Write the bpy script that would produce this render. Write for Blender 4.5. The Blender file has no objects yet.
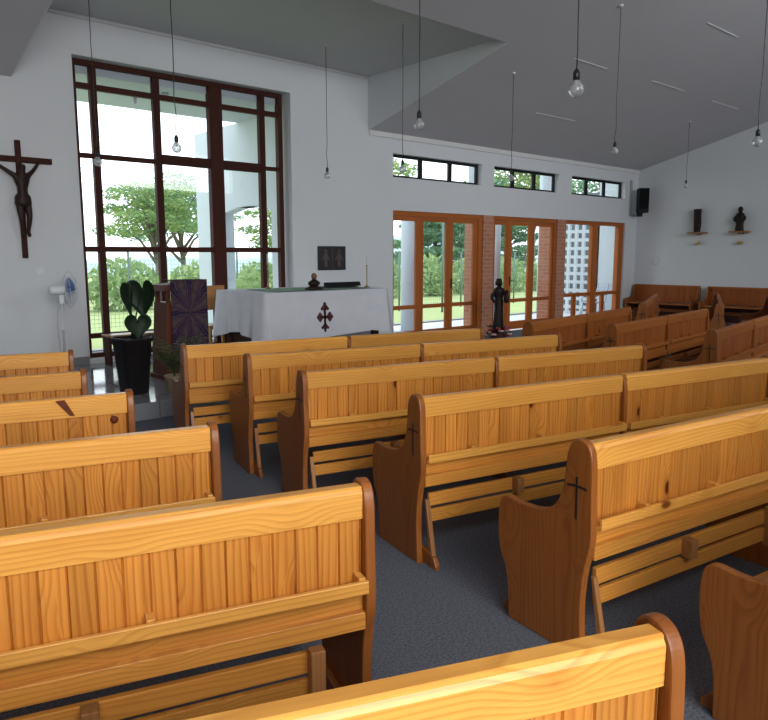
import bpy, bmesh, math, random
from math import sin, cos, pi, radians, sqrt, atan2
from mathutils import Vector, Matrix
random.seed(7)
SC = bpy.context.scene
COL = SC.collection

# ------------------------------------------------------------------ helpers
def tag(o, label=None, cat=None, group=None, kind=None):
    if label: o['label'] = label
    if cat: o['category'] = cat
    if group: o['group'] = group
    if kind: o['kind'] = kind
    return o

class MB:
    """collects shapes into one mesh"""
    def __init__(self): self.v = []; self.f = []; self.s = []
    def add(self, vs, fs, smooth=False):
        b = len(self.v); self.v += [tuple(p) for p in vs]
        self.f += [tuple(i + b for i in q) for q in fs]; self.s += [smooth] * len(fs)
        return self
    def box(self, x0, x1, y0, y1, z0, z1, ch=0.0, m=None):
        if ch <= 0:
            vs = [(x, y, z) for x in (x0, x1) for y in (y0, y1) for z in (z0, z1)]
            fs = [(0, 1, 3, 2), (4, 6, 7, 5), (0, 4, 5, 1), (2, 3, 7, 6), (0, 2, 6, 4), (1, 5, 7, 3)]
        else:
            bm = bmesh.new(); bmesh.ops.create_cube(bm, size=1)
            for v in bm.verts:
                v.co = Vector(((x0 + x1) / 2 + v.co.x * (x1 - x0), (y0 + y1) / 2 + v.co.y * (y1 - y0), (z0 + z1) / 2 + v.co.z * (z1 - z0)))
            bmesh.ops.bevel(bm, geom=bm.edges[:], offset=ch, segments=2, affect='EDGES', profile=0.5)
            bm.verts.index_update()
            vs = [v.co.copy() for v in bm.verts]; fs = [[v.index for v in f.verts] for f in bm.faces]; bm.free()
        if m is not None: vs = [m @ Vector(p) for p in vs]
        return self.add(vs, fs)
    def prism(self, poly, a, b, axis='x', ch=0.0, m=None):
        """poly in the plane across the axis, extruded from a to b"""
        bm = bmesh.new()
        def P(u, w, t): return {'x': (t, u, w), 'y': (u, t, w), 'z': (u, w, t)}[axis]
        va = [bm.verts.new(P(u, w, a)) for u, w in poly]; vb = [bm.verts.new(P(u, w, b)) for u, w in poly]
        n = len(poly)
        fa = bm.faces.new(va); fb = bm.faces.new(vb[::-1])
        for i in range(n): bm.faces.new((va[i], vb[i], vb[(i + 1) % n], va[(i + 1) % n]))
        bmesh.ops.recalc_face_normals(bm, faces=bm.faces[:])
        if ch > 0:
            bmesh.ops.bevel(bm, geom=list(fa.edges) + list(fb.edges), offset=ch, segments=2, affect='EDGES', profile=0.5)
        bm.verts.index_update()
        vs = [v.co.copy() for v in bm.verts]; fs = [[v.index for v in f.verts] for f in bm.faces]; bm.free()
        if m is not None: vs = [m @ Vector(p) for p in vs]
        return self.add(vs, fs)
    def tube(self, pts, r, n=8, caps=True):
        pts = [Vector(p) for p in pts]; rs = r if isinstance(r, (list, tuple)) else [r] * len(pts)
        vs = []; fs = []; up = None
        for i, p in enumerate(pts):
            d = (pts[min(i + 1, len(pts) - 1)] - pts[max(i - 1, 0)]).normalized()
            if up is None or abs(up.dot(d)) > .98: up = Vector((0, 0, 1)) if abs(d.z) < .9 else Vector((1, 0, 0))
            a = d.cross(up).normalized(); b = a.cross(d).normalized(); up = b
            for k in range(n):
                t = 2 * pi * k / n; vs.append(p + (a * cos(t) + b * sin(t)) * rs[i])
        for i in range(len(pts) - 1):
            for k in range(n):
                fs.append((i * n + k, i * n + (k + 1) % n, (i + 1) * n + (k + 1) % n, (i + 1) * n + k))
        if caps:
            fs.append(tuple(range(n))[::-1]); fs.append(tuple(range((len(pts) - 1) * n, len(pts) * n)))
        return self.add(vs, fs, True)
    def lathe(self, prof, n=24, c=(0, 0, 0), sx=1, sy=1):
        vs = []; fs = []
        for r, z in prof:
            for k in range(n):
                t = 2 * pi * k / n; vs.append((c[0] + r * cos(t) * sx, c[1] + r * sin(t) * sy, c[2] + z))
        for i in range(len(prof) - 1):
            for k in range(n): fs.append((i * n + k, i * n + (k + 1) % n, (i + 1) * n + (k + 1) % n, (i + 1) * n + k))
        if prof[0][0] > 1e-5: fs.append(tuple(range(n))[::-1])
        if prof[-1][0] > 1e-5: fs.append(tuple(range((len(prof) - 1) * n, len(prof) * n)))
        return self.add(vs, fs, True)
    def ball(self, c, r, sx=1, sy=1, sz=1, n=14):
        prof = [(r * sin(pi * i / 10), -r * sz * cos(pi * i / 10)) for i in range(11)]
        prof[0] = (1e-4, prof[0][1]); prof[-1] = (1e-4, prof[-1][1])
        return self.lathe(prof, n, c, sx, sy)
    def mesh(self, name):
        me = bpy.data.meshes.new(name); me.from_pydata(self.v, [], self.f)
        me.polygons.foreach_set('use_smooth', self.s); me.update()
        bm = bmesh.new(); bm.from_mesh(me); bmesh.ops.recalc_face_normals(bm, faces=bm.faces[:]); bm.to_mesh(me); bm.free()
        return me
    def build(self, name, mat, parent=None, loc=(0, 0, 0), rz=0):
        me = self.mesh(name); me.materials.append(mat)
        return link(name, me, parent, loc, rz)

def link(name, me, parent=None, loc=(0, 0, 0), rz=0):
    o = bpy.data.objects.new(name, me); COL.objects.link(o)
    o.location = loc; o.rotation_euler = (0, 0, rz)
    if parent is not None: o.parent = parent
    return o
def empty(name, loc=(0, 0, 0), rz=0, label=None, cat=None, group=None, kind=None):
    o = bpy.data.objects.new(name, None); COL.objects.link(o); o.empty_display_size = .1
    o.location = loc; o.rotation_euler = (0, 0, rz)
    return tag(o, label, cat, group, kind)
def copy_tree(o, parent=None):
    c = o.copy(); COL.objects.link(c)
    if parent is not None: c.parent = parent
    for ch in list(o.children): copy_tree(ch, c)
    return c
def rot(z=0, x=0, y=0, loc=(0, 0, 0)):
    return Matrix.Translation(loc) @ Matrix.Rotation(z, 4, 'Z') @ Matrix.Rotation(y, 4, 'Y') @ Matrix.Rotation(x, 4, 'X')

# ------------------------------------------------------------------ materials
class NT:
    def __init__(self, name):
        self.m = bpy.data.materials.new(name); self.m.use_nodes = True
        self.t = self.m.node_tree; self.t.nodes.clear()
        self.out = self.t.nodes.new('ShaderNodeOutputMaterial')
    def n(self, typ, **kw):
        nd = self.t.nodes.new('ShaderNode' + typ)
        for k, v in kw.items():
            if k.startswith('_'): setattr(nd, k[1:], v)
            else:
                key = k.replace('__', ' ')
                self.put(nd.inputs[int(key[1:])] if key[0] == 'i' and key[1:].isdigit() else nd.inputs[key], v)
        return nd
    def put(self, sock, v):
        if isinstance(v, bpy.types.NodeSocket): self.t.links.new(v, sock)
        elif isinstance(v, bpy.types.Node): self.t.links.new(v.outputs[0], sock)
        else: sock.default_value = v
    def math(self, op, a, b=None, c=None, clamp=False):
        nd = self.t.nodes.new('ShaderNodeMath'); nd.operation = op; nd.use_clamp = clamp
        for i, v in enumerate((a, b, c)):
            if v is not None: self.put(nd.inputs[i], v)
        return nd.outputs[0]
    def vmath(self, op, a, b=None):
        nd = self.t.nodes.new('ShaderNodeVectorMath'); nd.operation = op
        self.put(nd.inputs[0], a)
        if b is not None: self.put(nd.inputs[1], b)
        return nd.outputs[0]
    def ramp(self, fac, stops, interp='LINEAR'):
        nd = self.t.nodes.new('ShaderNodeValToRGB'); nd.color_ramp.interpolation = interp
        e = nd.color_ramp.elements
        while len(e) < len(stops): e.new(.5)
        for el, (p, c) in zip(e, stops):
            el.position = p; el.color = (*c, 1) if len(c) == 3 else c
        self.put(nd.inputs[0], fac); return nd.outputs[0]
    def mix(self, fac, a, b, typ='MIX'):
        nd = self.t.nodes.new('ShaderNodeMix'); nd.data_type = 'RGBA'; nd.blend_type = typ
        self.put(nd.inputs[0], fac)
        for i, v in ((6, a), (7, b)):
            self.put(nd.inputs[i], (*v, 1) if isinstance(v, tuple) and len(v) == 3 else v)
        return nd.outputs[2]
    def smooth(self, x, a, b):
        nd = self.t.nodes.new('ShaderNodeMapRange'); nd.interpolation_type = 'SMOOTHSTEP'
        self.put(nd.inputs[0], x); nd.inputs[1].default_value = a; nd.inputs[2].default_value = b
        return nd.outputs[0]
    def bsdf(self, color, rough=.5, spec=.5, metal=0, coat=0, normal=None, **kw):
        b = self.t.nodes.new('ShaderNodeBsdfPrincipled')
        self.put(b.inputs['Base Color'], (*color, 1) if isinstance(color, tuple) and len(color) == 3 else color)
        self.put(b.inputs['Roughness'], rough); b.inputs['Specular IOR Level'].default_value = spec
        b.inputs['Metallic'].default_value = metal; b.inputs['Coat Weight'].default_value = coat
        if normal is not None: self.put(b.inputs['Normal'], normal)
        for k, v in kw.items(): self.put(b.inputs[k.replace('__', ' ')], v)
        self.t.links.new(b.outputs[0], self.out.inputs[0]); return self.m
    def bump(self, h, strength=.2, dist=.01):
        b = self.t.nodes.new('ShaderNodeBump'); b.inputs['Strength'].default_value = strength
        b.inputs['Distance'].default_value = dist; self.put(b.inputs['Height'], h); return b.outputs[0]

def plain(name, col, rough=.5, spec=.5, metal=0, noise=0.0, scale=12, coat=0):
    t = NT(name)
    if noise:
        tc = t.n('TexCoord'); nz = t.n('TexNoise', Vector=tc.outputs['Object'], Scale=scale, Detail=4)
        c = t.mix(nz.outputs[0], tuple(max(0, x * (1 - noise)) for x in col), tuple(min(1, x * (1 + noise)) for x in col))
    else: c = col
    return t.bsdf(c, rough, spec, metal, coat)

def pine(name, light, dark, grain='z', freq=60, warp=5, boards=0.0, rough=.33, knot=1.0, contrast=1.0, hue=.25, across=None, spec=.4, coat=.08):
    """varnished pine: growth rings stretched along the grain axis, streaks and knots; boards = width of one tongue-and-groove board"""
    t = NT(name)
    tc = t.n('TexCoord'); oi = t.n('ObjectInfo')
    sx = t.n('SeparateXYZ', Vector=tc.outputs['Object'])
    X, Y, Z = sx.outputs
    if grain == 'z': A, G = X, Z
    elif grain == 'x': A, G = Z, X
    else: A, G = Y, Z
    B = Y if grain != 'y' else X
    if across == 'y': A, B = Y, X
    rnd = t.math('MULTIPLY', oi.outputs['Random'], 37.0)
    if boards:
        idx = t.math('FLOOR', t.math('DIVIDE', A, boards))
        wn = t.n('TexWhiteNoise', _noise_dimensions='2D', Vector=t.n('CombineXYZ', X=idx, Y=rnd))
        br = wn.outputs[0]
    else:
        br = oi.outputs['Random']
    off = t.math('MULTIPLY', br, 19.0)
    G2 = t.math('ADD', G, t.math('ADD', rnd, off))
    A2 = t.math('ADD', A, off)
    # knots
    kv = t.n('CombineXYZ', X=t.math('MULTIPLY', A2, 6.0), Y=t.math('MULTIPLY', B, 2.0), Z=t.math('MULTIPLY', G2, 3.2))
    vor = t.n('TexVoronoi', Vector=kv.outputs[0], Scale=1.0, Randomness=.9)
    pick = t.smooth(t.n('SeparateColor', Color=vor.outputs['Color']).outputs[0], .52, .54)
    kd = vor.outputs['Distance']
    bulge = t.math('MULTIPLY', pick, t.smooth(kd, .6, 0.0))
    core = t.math('MULTIPLY', t.math('MULTIPLY', pick, t.smooth(kd, .135, .06)), knot)
    halo = t.math('MULTIPLY', t.math('MULTIPLY', pick, t.smooth(kd, .3, .08)), .45 * knot)
    nv = t.n('CombineXYZ', X=t.math('MULTIPLY', A2, 5.0), Y=t.math('MULTIPLY', B, 5.0), Z=t.math('MULTIPLY', G2, .6))
    nz = t.n('TexNoise', Vector=nv.outputs[0], Scale=1.0, Detail=2.0, Roughness=.45)
    ph = t.math('ADD', t.math('MULTIPLY', A2, freq), t.math('ADD', t.math('MULTIPLY', nz.outputs[0], warp * 2), t.math('MULTIPLY', bulge, 3.2)))
    fr = t.math('FRACT', ph)
    ring = t.ramp(fr, [(0, (0, 0, 0)), (.45, (.18,) * 3), (.80, (1, 1, 1)), (.90, (.6,) * 3), (1, (0, 0, 0))])
    fv = t.n('CombineXYZ', X=t.math('MULTIPLY', A2, 160.0), Y=t.math('MULTIPLY', B, 160.0), Z=t.math('MULTIPLY', G2, 4.0))
    fn = t.n('TexNoise', Vector=fv.outputs[0], Scale=1.0, Detail=3.0)
    bl = t.n('CombineXYZ', X=t.math('MULTIPLY', A2, 9.0), Y=B, Z=t.math('MULTIPLY', G2, 1.6))
    bn = t.n('TexNoise', Vector=bl.outputs[0], Scale=1.0, Detail=2.0)
    ringf = t.math('MULTIPLY', ring, t.math('MULTIPLY_ADD', bn.outputs[0], .9 * contrast, .12 * contrast))
    c = t.mix(ringf, light, dark)
    c = t.mix(t.math('MULTIPLY', t.smooth(bn.outputs[0], .50, .72), .38), c, tuple(a * .35 + b * .65 for a, b in zip(light, dark)))
    c = t.mix(t.math('MULTIPLY', t.smooth(fn.outputs[0], .35, .75), .16), c, tuple(x * .45 for x in dark))
    tint = t.math('MULTIPLY', t.math('SUBTRACT', br, .5), hue)
    tv = t.n('HueSaturation', Hue=.5, Saturation=1.0, Value=t.math('ADD', 1.0, tint), Fac=1.0, Color=c)
    c = t.mix(t.math('MULTIPLY', t.math('FRACT', t.math('MULTIPLY', br, 7.31)), .28), tv.outputs[0], tuple(a * .55 + b * .45 for a, b in zip(dark, light)))
    c = t.mix(halo, c, dark)
    c = t.mix(core, c, (dark[0] * .28, dark[1] * .16, dark[2] * .12))
    nrm = t.bump(t.math('ADD', ringf, fn.outputs[0]), .05, .004)
    return t.bsdf(c, rough, spec, 0, coat, nrm, Coat__Roughness=.22)

M = {}
PL, PD = (.70, .338, .068), (.42, .142, .018)
M['rail'] = pine('pine_rail', PL, PD, 'x', 58, 3.6, knot=.9, contrast=.85)
M['board'] = pine('pine_board', (.61, .248, .044), (.29, .080, .009), 'z', 44, 2.6, boards=.0735, contrast=1.0, hue=.30)
M['lower'] = pine('pine_lower_board', (.62, .268, .048), (.35, .108, .013), 'x', 50, 3.8, contrast=.9)
M['rail2'] = pine('reddish_pine_rail', (.36, .118, .024), (.19, .050, .008), 'x', 58, 3.6, knot=.9, contrast=.85, rough=.5, spec=.25, coat=0)  # redder stain, its dark colour also standing in for weaker far light
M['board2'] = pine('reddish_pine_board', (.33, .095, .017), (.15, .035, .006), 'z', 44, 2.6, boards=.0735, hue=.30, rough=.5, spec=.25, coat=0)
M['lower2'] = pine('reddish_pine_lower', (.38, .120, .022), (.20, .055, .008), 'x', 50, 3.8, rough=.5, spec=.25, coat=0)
M['end'] = pine('pine_end_panel', (.300, .096, .017), (.150, .040, .007), 'z', 30, 4.5, rough=.42, knot=.25, contrast=1.0, hue=.12, across='y')
M['post'] = pine('pine_post', (.36, .16, .055), (.22, .085, .026), 'z', 60, 4, knot=0)
M['meranti'] = pine('red_hardwood', (.055, .015, .009), (.034, .009, .006), 'z', 60, 3, knot=0, contrast=.7, rough=.6, spec=.15, coat=0)
M['doorwood'] = pine('orange_door_wood', (.46, .135, .028), (.28, .070, .012), 'z', 60, 3, knot=0, contrast=.7, rough=.5, spec=.25, coat=0)
M['darkwood'] = pine('dark_wood', (.075, .030, .020), (.035, .014, .010), 'z', 60, 3, knot=0, rough=.6, spec=.2, coat=0)
M['lectern'] = pine('lectern_wood', (.12, .036, .020), (.07, .020, .011), 'z', 50, 3, knot=0, rough=.55, spec=.2, coat=0)
M['chairwood'] = pine('chair_wood', (.42, .20, .06), (.27, .11, .03), 'z', 60, 3, knot=0)
M['knot'] = plain('dark_knot', (.12, .026, .008), .6, .2, noise=.5, scale=40)
M['black'] = plain('black_ink', (.012, .009, .008), .5)
M['bronze'] = plain('dark_carved_wood', (.014, .008, .007), .5, .25, noise=.4, scale=30)
M['corpus'] = plain('brown_carving', (.028, .012, .010), .5, .25, noise=.4, scale=30)
M['gold'] = plain('pale_gold', (.62, .46, .16), .3, metal=.8)
M['brass'] = plain('dull_brass', (.35, .24, .09), .35, metal=.8)
M['plastic_w'] = plain('white_plastic', (.72, .74, .76), .4)
M['plastic_shaded'] = plain('shaded_white_plastic', (.34, .39, .45), .5)  # white chair plastic with its blue-grey shade put into the colour
M['plastic_b'] = plain('black_plastic', (.007, .007, .008), .6, .2)
M['socket'] = plain('black_socket', (.01, .01, .01), .4)
M['leaf'] = plain('glossy_dark_leaf', (.008, .022, .008), .5, .3, noise=.3, scale=15)
M['palm'] = plain('palm_leaf', (.060, .075, .026), .5, noise=.3, scale=15)
M['pot'] = plain('dark_planter', (.012, .010, .011), .5, .25, noise=.3, scale=6)
M['soil'] = plain('soil', (.03, .02, .015), .9)
M['green'] = plain('green_runner', (.16, .30, .19), .8, noise=.35, scale=8)
M['trimw'] = plain('white_trim', (.66, .66, .65), .55)
M['strip'] = plain('joint_strip', (.60, .595, .60), .6)
M['cable'] = plain('grey_cable', (.35, .36, .38), .5)
M['kerb'] = plain('grey_skirting', (.20, .20, .21), .4, noise=.3, scale=40)
M['maroon'] = plain('maroon_embroidery', (.09, .028, .028), .8, noise=.5, scale=60)
M['flower'] = plain('red_flower', (.45, .05, .05), .6, noise=.4, scale=20)
M['concrete'] = plain('pale_concrete', (.62, .62, .62), .8, noise=.08, scale=2)
M['whitewash'] = plain('white_masonry', (.50, .545, .585), .8, noise=.03, scale=6)
M['bark'] = plain('tree_bark', (.16, .13, .11), .9, noise=.3, scale=10)
M['fencegreen'] = plain('fence_metal', (.10, .16, .14), .5)
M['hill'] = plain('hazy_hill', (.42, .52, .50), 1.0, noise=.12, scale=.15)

def wallpaint(name, col):
    t = NT(name); tc = t.n('TexCoord')
    a = t.n('TexNoise', Vector=tc.outputs['Object'], Scale=1.3, Detail=3); b = t.n('TexNoise', Vector=tc.outputs['Object'], Scale=60, Detail=3)
    c = t.mix(a.outputs[0], tuple(x * .955 for x in col), tuple(min(1, x * 1.03) for x in col))
    return t.bsdf(c, .75, .25, normal=t.bump(b.outputs[0], .06, .004))
M['wall'] = wallpaint('white_wall_paint', (.66, .68, .70))
M['ceil'] = wallpaint('ceiling_paint', (.565, .555, .575))
M['ceil2'] = wallpaint('dormer_ceiling_paint', (.60, .61, .61))

def carpet():
    t = NT('blue_grey_carpet'); tc = t.n('TexCoord')
    a = t.n('TexNoise', Vector=tc.outputs['Object'], Scale=85, Detail=4, Roughness=.8)
    b = t.n('TexNoise', Vector=tc.outputs['Object'], Scale=3, Detail=3)
    w = t.n('TexWave', Vector=tc.outputs['Object'], Scale=28, Distortion=1.5, Detail=1)
    f = t.math('ADD', t.math('MULTIPLY', t.smooth(a.outputs[0], .3, .7), .8), t.math('MULTIPLY', w.outputs[1], .2))
    c = t.mix(f, (.034, .038, .050), (.190, .204, .240))
    c = t.mix(t.math('MULTIPLY', b.outputs[0], .3), c, (.11, .118, .138))
    return t.bsdf(c, .95, .15, normal=t.bump(a.outputs[0], .6, .006))
M['carpet'] = carpet()
def tiles():
    t = NT('polished_grey_tile'); tc = t.n('TexCoord')
    br = t.n('TexBrick', Vector=tc.outputs['Object'], Scale=1.0, Mortar__Size=.006, Brick__Width=.6, Row__Height=.6, Color1=(.20, .21, .23, 1), Color2=(.24, .25, .27, 1), Mortar=(.10, .10, .11, 1), _offset=0.0)
    n = t.n('TexNoise', Vector=tc.outputs['Object'], Scale=90, Detail=4)
    c = t.mix(t.math('MULTIPLY', t.smooth(n.outputs[0], .4, .7), .4), br.outputs[0], (.34, .34, .35))
    return t.bsdf(c, .09, .6)
M['tile'] = tiles()
def bricks():
    t = NT('face_brick'); tc = t.n('TexCoord'); s = t.n('SeparateXYZ', Vector=tc.outputs['Object'])
    v = t.n('CombineXYZ', X=t.math('ADD', s.outputs[0], s.outputs[1]), Y=s.outputs[2])
    br = t.n('TexBrick', Vector=v.outputs[0], Scale=1.0, Mortar__Size=.008, Brick__Width=.23, Row__Height=.085, Color1=(.42, .155, .085, 1), Color2=(.50, .21, .12, 1), Mortar=(.44, .32, .25, 1))
    n = t.n('TexNoise', Vector=tc.outputs['Object'], Scale=25, Detail=3)
    c = t.mix(t.math('MULTIPLY', n.outputs[0], .35), br.outputs[0], (.50, .27, .17))
    return t.bsdf(c, .85, .2)
M['brick'] = bricks()
def glass(name, tint=(.97, .985, .99), refl=.10):
    t = NT(name)
    lw = t.n('LayerWeight', Blend=.12)
    f = t.math('ADD', t.math('MULTIPLY', lw.outputs[0], .45), refl * .3, clamp=True)
    tr = t.n('BsdfTransparent', Color=(*tint, 1)); gl = t.n('BsdfGlossy', Color=(1, 1, 1, 1), Roughness=.02)
    mx = t.n('MixShader', Fac=f); t.put(mx.inputs[1], tr.outputs[0]); t.put(mx.inputs[2], gl.outputs[0])
    t.t.links.new(mx.outputs[0], t.out.inputs[0]); return t.m
M['glass'] = glass('window_glass')
def bulbglass():
    t = NT('bulb_glass')
    lw = t.n('LayerWeight', Blend=.35)
    tr = t.n('BsdfTransparent', Color=(.90, .92, .93, 1)); gl = t.n('BsdfGlossy', Color=(1, 1, 1, 1), Roughness=.03)
    df = t.n('BsdfDiffuse', Color=(.8, .82, .83, 1)); ts = t.n('BsdfTranslucent', Color=(.8, .82, .83, 1))
    d2 = t.n('MixShader', Fac=.5); t.put(d2.inputs[1], df.outputs[0]); t.put(d2.inputs[2], ts.outputs[0])
    a = t.n('MixShader', Fac=.42); t.put(a.inputs[1], tr.outputs[0]); t.put(a.inputs[2], d2.outputs[0])
    b = t.n('MixShader', Fac=t.math('MULTIPLY_ADD', lw.outputs[0], .6, .06)); t.put(b.inputs[1], a.outputs[0]); t.put(b.inputs[2], gl.outputs[0])
    t.t.links.new(b.outputs[0], t.out.inputs[0]); return t.m
M['bulb'] = bulbglass()
def cloth():
    t = NT('white_altar_cloth'); tc = t.n('TexCoord')
    n = t.n('TexNoise', Vector=tc.outputs['Object'], Scale=5, Detail=3)
    return t.bsdf(t.mix(n.outputs[0], (.56, .57, .62), (.66, .67, .71)), .85, .2, normal=t.bump(n.outputs[0], .15, .02))
M['cloth'] = cloth()
def purple():
    t = NT('purple_petal_cloth'); tc = t.n('TexCoord'); s = t.n('SeparateXYZ', Vector=tc.outputs['Object'])
    dx = s.outputs[0]; dz = t.math('MULTIPLY', t.math('SUBTRACT', s.outputs[2], .80), .72)
    th = t.math('ARCTAN2', dx, dz); r = t.math('SQRT', t.math('ADD', t.math('MULTIPLY', dx, dx), t.math('MULTIPLY', dz, dz)))
    pet = t.math('ABSOLUTE', t.math('SINE', t.math('MULTIPLY', th, 4.0)))
    n = t.n('TexNoise', Vector=tc.outputs['Object'], Scale=14, Detail=5, Roughness=.7)
    pn = t.math('ADD', pet, t.math('MULTIPLY', t.math('SUBTRACT', n.outputs[0], .5), 1.5))
    c = t.ramp(pn, [(0, (.030, .018, .045)), (.22, (.020, .012, .040)), (.4, (.035, .02, .05)), (.55, (.10, .07, .07)), (.62, (.040, .024, .036)), (.85, (.055, .034, .044)), (1, (.08, .055, .06))])
    line = t.smooth(t.math('ABSOLUTE', t.math('SINE', t.math('MULTIPLY', th, 4.0))), .06, .02)
    c = t.mix(t.math('MULTIPLY', line, t.smooth(r, .42, .1)), c, (.13, .10, .11))
    band = t.smooth(t.math('ABSOLUTE', t.math('ADD', dz, .0)), .012, .004)
    c = t.mix(t.math('MULTIPLY', band, .6), c, (.02, .012, .03))
    return t.bsdf(c, .85, .1)
M['purple'] = purple()
def leaves(name, a, b, c):
    t = NT(name); oi = t.n('TexCoord'); g = t.n('NewGeometry')
    n = t.n('TexNoise', Vector=oi.outputs['Object'], Scale=1.1, Detail=4)
    w = t.math('ADD', t.math('MULTIPLY', g.outputs['Random Per Island'], .55), t.math('MULTIPLY', n.outputs[0], .5))
    col = t.ramp(w, [(.15, a), (.5, b), (.85, c)])
    d = t.n('BsdfDiffuse', Color=col); tl = t.n('BsdfTranslucent', Color=col)
    m = t.n('MixShader', Fac=.4); t.put(m.inputs[1], d.outputs[0]); t.put(m.inputs[2], tl.outputs[0])
    t.t.links.new(m.outputs[0], t.out.inputs[0]); return t.m
M['tree_a'] = leaves('acacia_leaves', (.12, .23, .11), (.21, .34, .15), (.45, .50, .16))
M['tree_b'] = leaves('tree_leaves', (.11, .22, .15), (.18, .33, .20), (.33, .46, .25))
M['hedge'] = leaves('hedge_leaves', (.24, .36, .14), (.34, .46, .20), (.50, .58, .28))
def lawn():
    t = NT('lawn_grass'); tc = t.n('TexCoord')
    n = t.n('TexNoise', Vector=tc.outputs['Object'], Scale=.8, Detail=6, Roughness=.65); m = t.n('TexNoise', Vector=tc.outputs['Object'], Scale=30, Detail=3)
    c = t.mix(n.outputs[0], (.36, .42, .17), (.50, .52, .27)); c = t.mix(t.math('MULTIPLY', m.outputs[0], .4), c, (.26, .36, .12))
    return t.bsdf(c, .95, .1)
M['lawn'] = lawn()
def fenceweave():
    t = NT('fence_mesh'); tc = t.n('TexCoord'); s = t.n('SeparateXYZ', Vector=tc.outputs['Object'])
    a = t.math('LESS_THAN', t.math('FRACT', t.math('DIVIDE', s.outputs[0], .10)), .07)
    b = t.math('LESS_THAN', t.math('FRACT', t.math('DIVIDE', s.outputs[2], .10)), .07)
    f = t.math('MAXIMUM', a, b)
    tr = t.n('BsdfTransparent', Color=(1, 1, 1, 1)); df = t.n('BsdfDiffuse', Color=(.16, .22, .22, 1))
    mx = t.n('MixShader', Fac=f); t.put(mx.inputs[1], tr.outputs[0]); t.put(mx.inputs[2], df.outputs[0])
    t.t.links.new(mx.outputs[0], t.out.inputs[0]); return t.m
M['weave'] = fenceweave()

# ------------------------------------------------------------------ camera and light
H = 1.66
PITCH, ROLL, AZ = 0.1461779, -0.000669, 0.848848
cam = bpy.data.cameras.new('camera'); co = bpy.data.objects.new('camera', cam); COL.objects.link(co)
cam.sensor_fit = 'HORIZONTAL'; cam.sensor_width = 36; cam.lens = 710 / 768 * 36; cam.clip_start = .05; cam.clip_end = 300
f0 = Vector((cos(AZ), sin(AZ), 0)); r0 = Vector((sin(AZ), -cos(AZ), 0))
fw = f0 * cos(PITCH) - Vector((0, 0, sin(PITCH))); u0 = r0.cross(fw)
rr = r0 * cos(ROLL) + u0 * sin(ROLL); uu = -r0 * sin(ROLL) + u0 * cos(ROLL)
co.matrix_world = Matrix(((rr.x, uu.x, -fw.x, 0), (rr.y, uu.y, -fw.y, 0), (rr.z, uu.z, -fw.z, H), (0, 0, 0, 1)))
SC.camera = co
def to_px(p):
    d = Vector(p) - Vector((0, 0, H)); c = d.dot(fw); return (384 + 710 * d.dot(rr) / c, 360 - 710 * d.dot(uu) / c)

W = bpy.data.worlds.new('overcast_sky'); SC.world = W; W.use_nodes = True
nt = W.node_tree; nt.nodes.clear()
tc = nt.nodes.new('ShaderNodeTexCoord'); sp = nt.nodes.new('ShaderNodeSeparateXYZ'); rp = nt.nodes.new('ShaderNodeValToRGB')
bg = nt.nodes.new('ShaderNodeBackground'); ow = nt.nodes.new('ShaderNodeOutputWorld')
nt.links.new(tc.outputs['Generated'], sp.inputs[0]); nt.links.new(sp.outputs[2], rp.inputs[0]); nt.links.new(rp.outputs[0], bg.inputs[0]); nt.links.new(bg.outputs[0], ow.inputs[0])
rp.color_ramp.elements[0].position = 0.0; rp.color_ramp.elements[0].color = (.92, .96, 1, 1)
rp.color_ramp.elements[1].position = .6; rp.color_ramp.elements[1].color = (.80, .90, 1, 1)
bg.inputs[1].default_value = 2.1

SC.view_settings.view_transform = 'Standard'; SC.view_settings.look = 'None'
SC.view_settings.exposure = 0.45; SC.view_settings.gamma = 1.0; SC.view_settings.use_curve_mapping = False
SC.cycles.use_denoising = True
try: SC.cycles.denoiser = 'OPENIMAGEDENOISE'
except Exception: pass
SC.cycles.max_bounces = 8; SC.cycles.diffuse_bounces = 5; SC.cycles.transparent_max_bounces = 24
SC.cycles.sample_clamp_indirect = 6.0
SC.cycles.caustics_reflective = False; SC.cycles.caustics_refractive = False

def area(name, loc, target, sx, sy, power, col=(1, 1, 1)):
    l = bpy.data.lights.new(name, 'AREA'); l.shape = 'RECTANGLE'; l.size = sx; l.size_y = sy; l.energy = power; l.color = col
    o = bpy.data.objects.new(name, l); COL.objects.link(o); o.location = loc
    o.rotation_euler = (Vector(target) - Vector(loc)).to_track_quat('-Z', 'Y').to_euler(); return o
def portal(name, loc, target, sx, sy):
    o = area(name, loc, target, sx, sy, 1.0); o.data.cycles.is_portal = True
portal('window_portal', (5.0, 10.35, 2.25), (5.0, 0, 2.25), 3.4, 4.2)
portal('door_portal', (13.2, 10.02, 1.25), (13.2, 0, 1.25), 8.6, 2.6)
portal('clerestory_portal', (13.2, 10.16, 3.3), (13.2, 0, 3.3), 8.6, .5)

# ------------------------------------------------------------------ room shell
YW, XR, XL, YB = 9.946, 17.68, -5.0, -3.4
SL, Z0 = .262, 3.85            # the nave ceiling rises from the window wall towards the back
YR = -.5
def zc(y): return Z0 + SL * (YW - y) if y > YR else Z0 + SL * (YW - YR) - SL * (YR - y)
TH = .25                        # wall thickness
def struct(o): o['kind'] = 'structure'; return o

b = MB(); b.box(XL - .3, XR + .3, YB - .3, YW + .02, -.12, 0)
struct(b.build('floor', M['carpet']))

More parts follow.
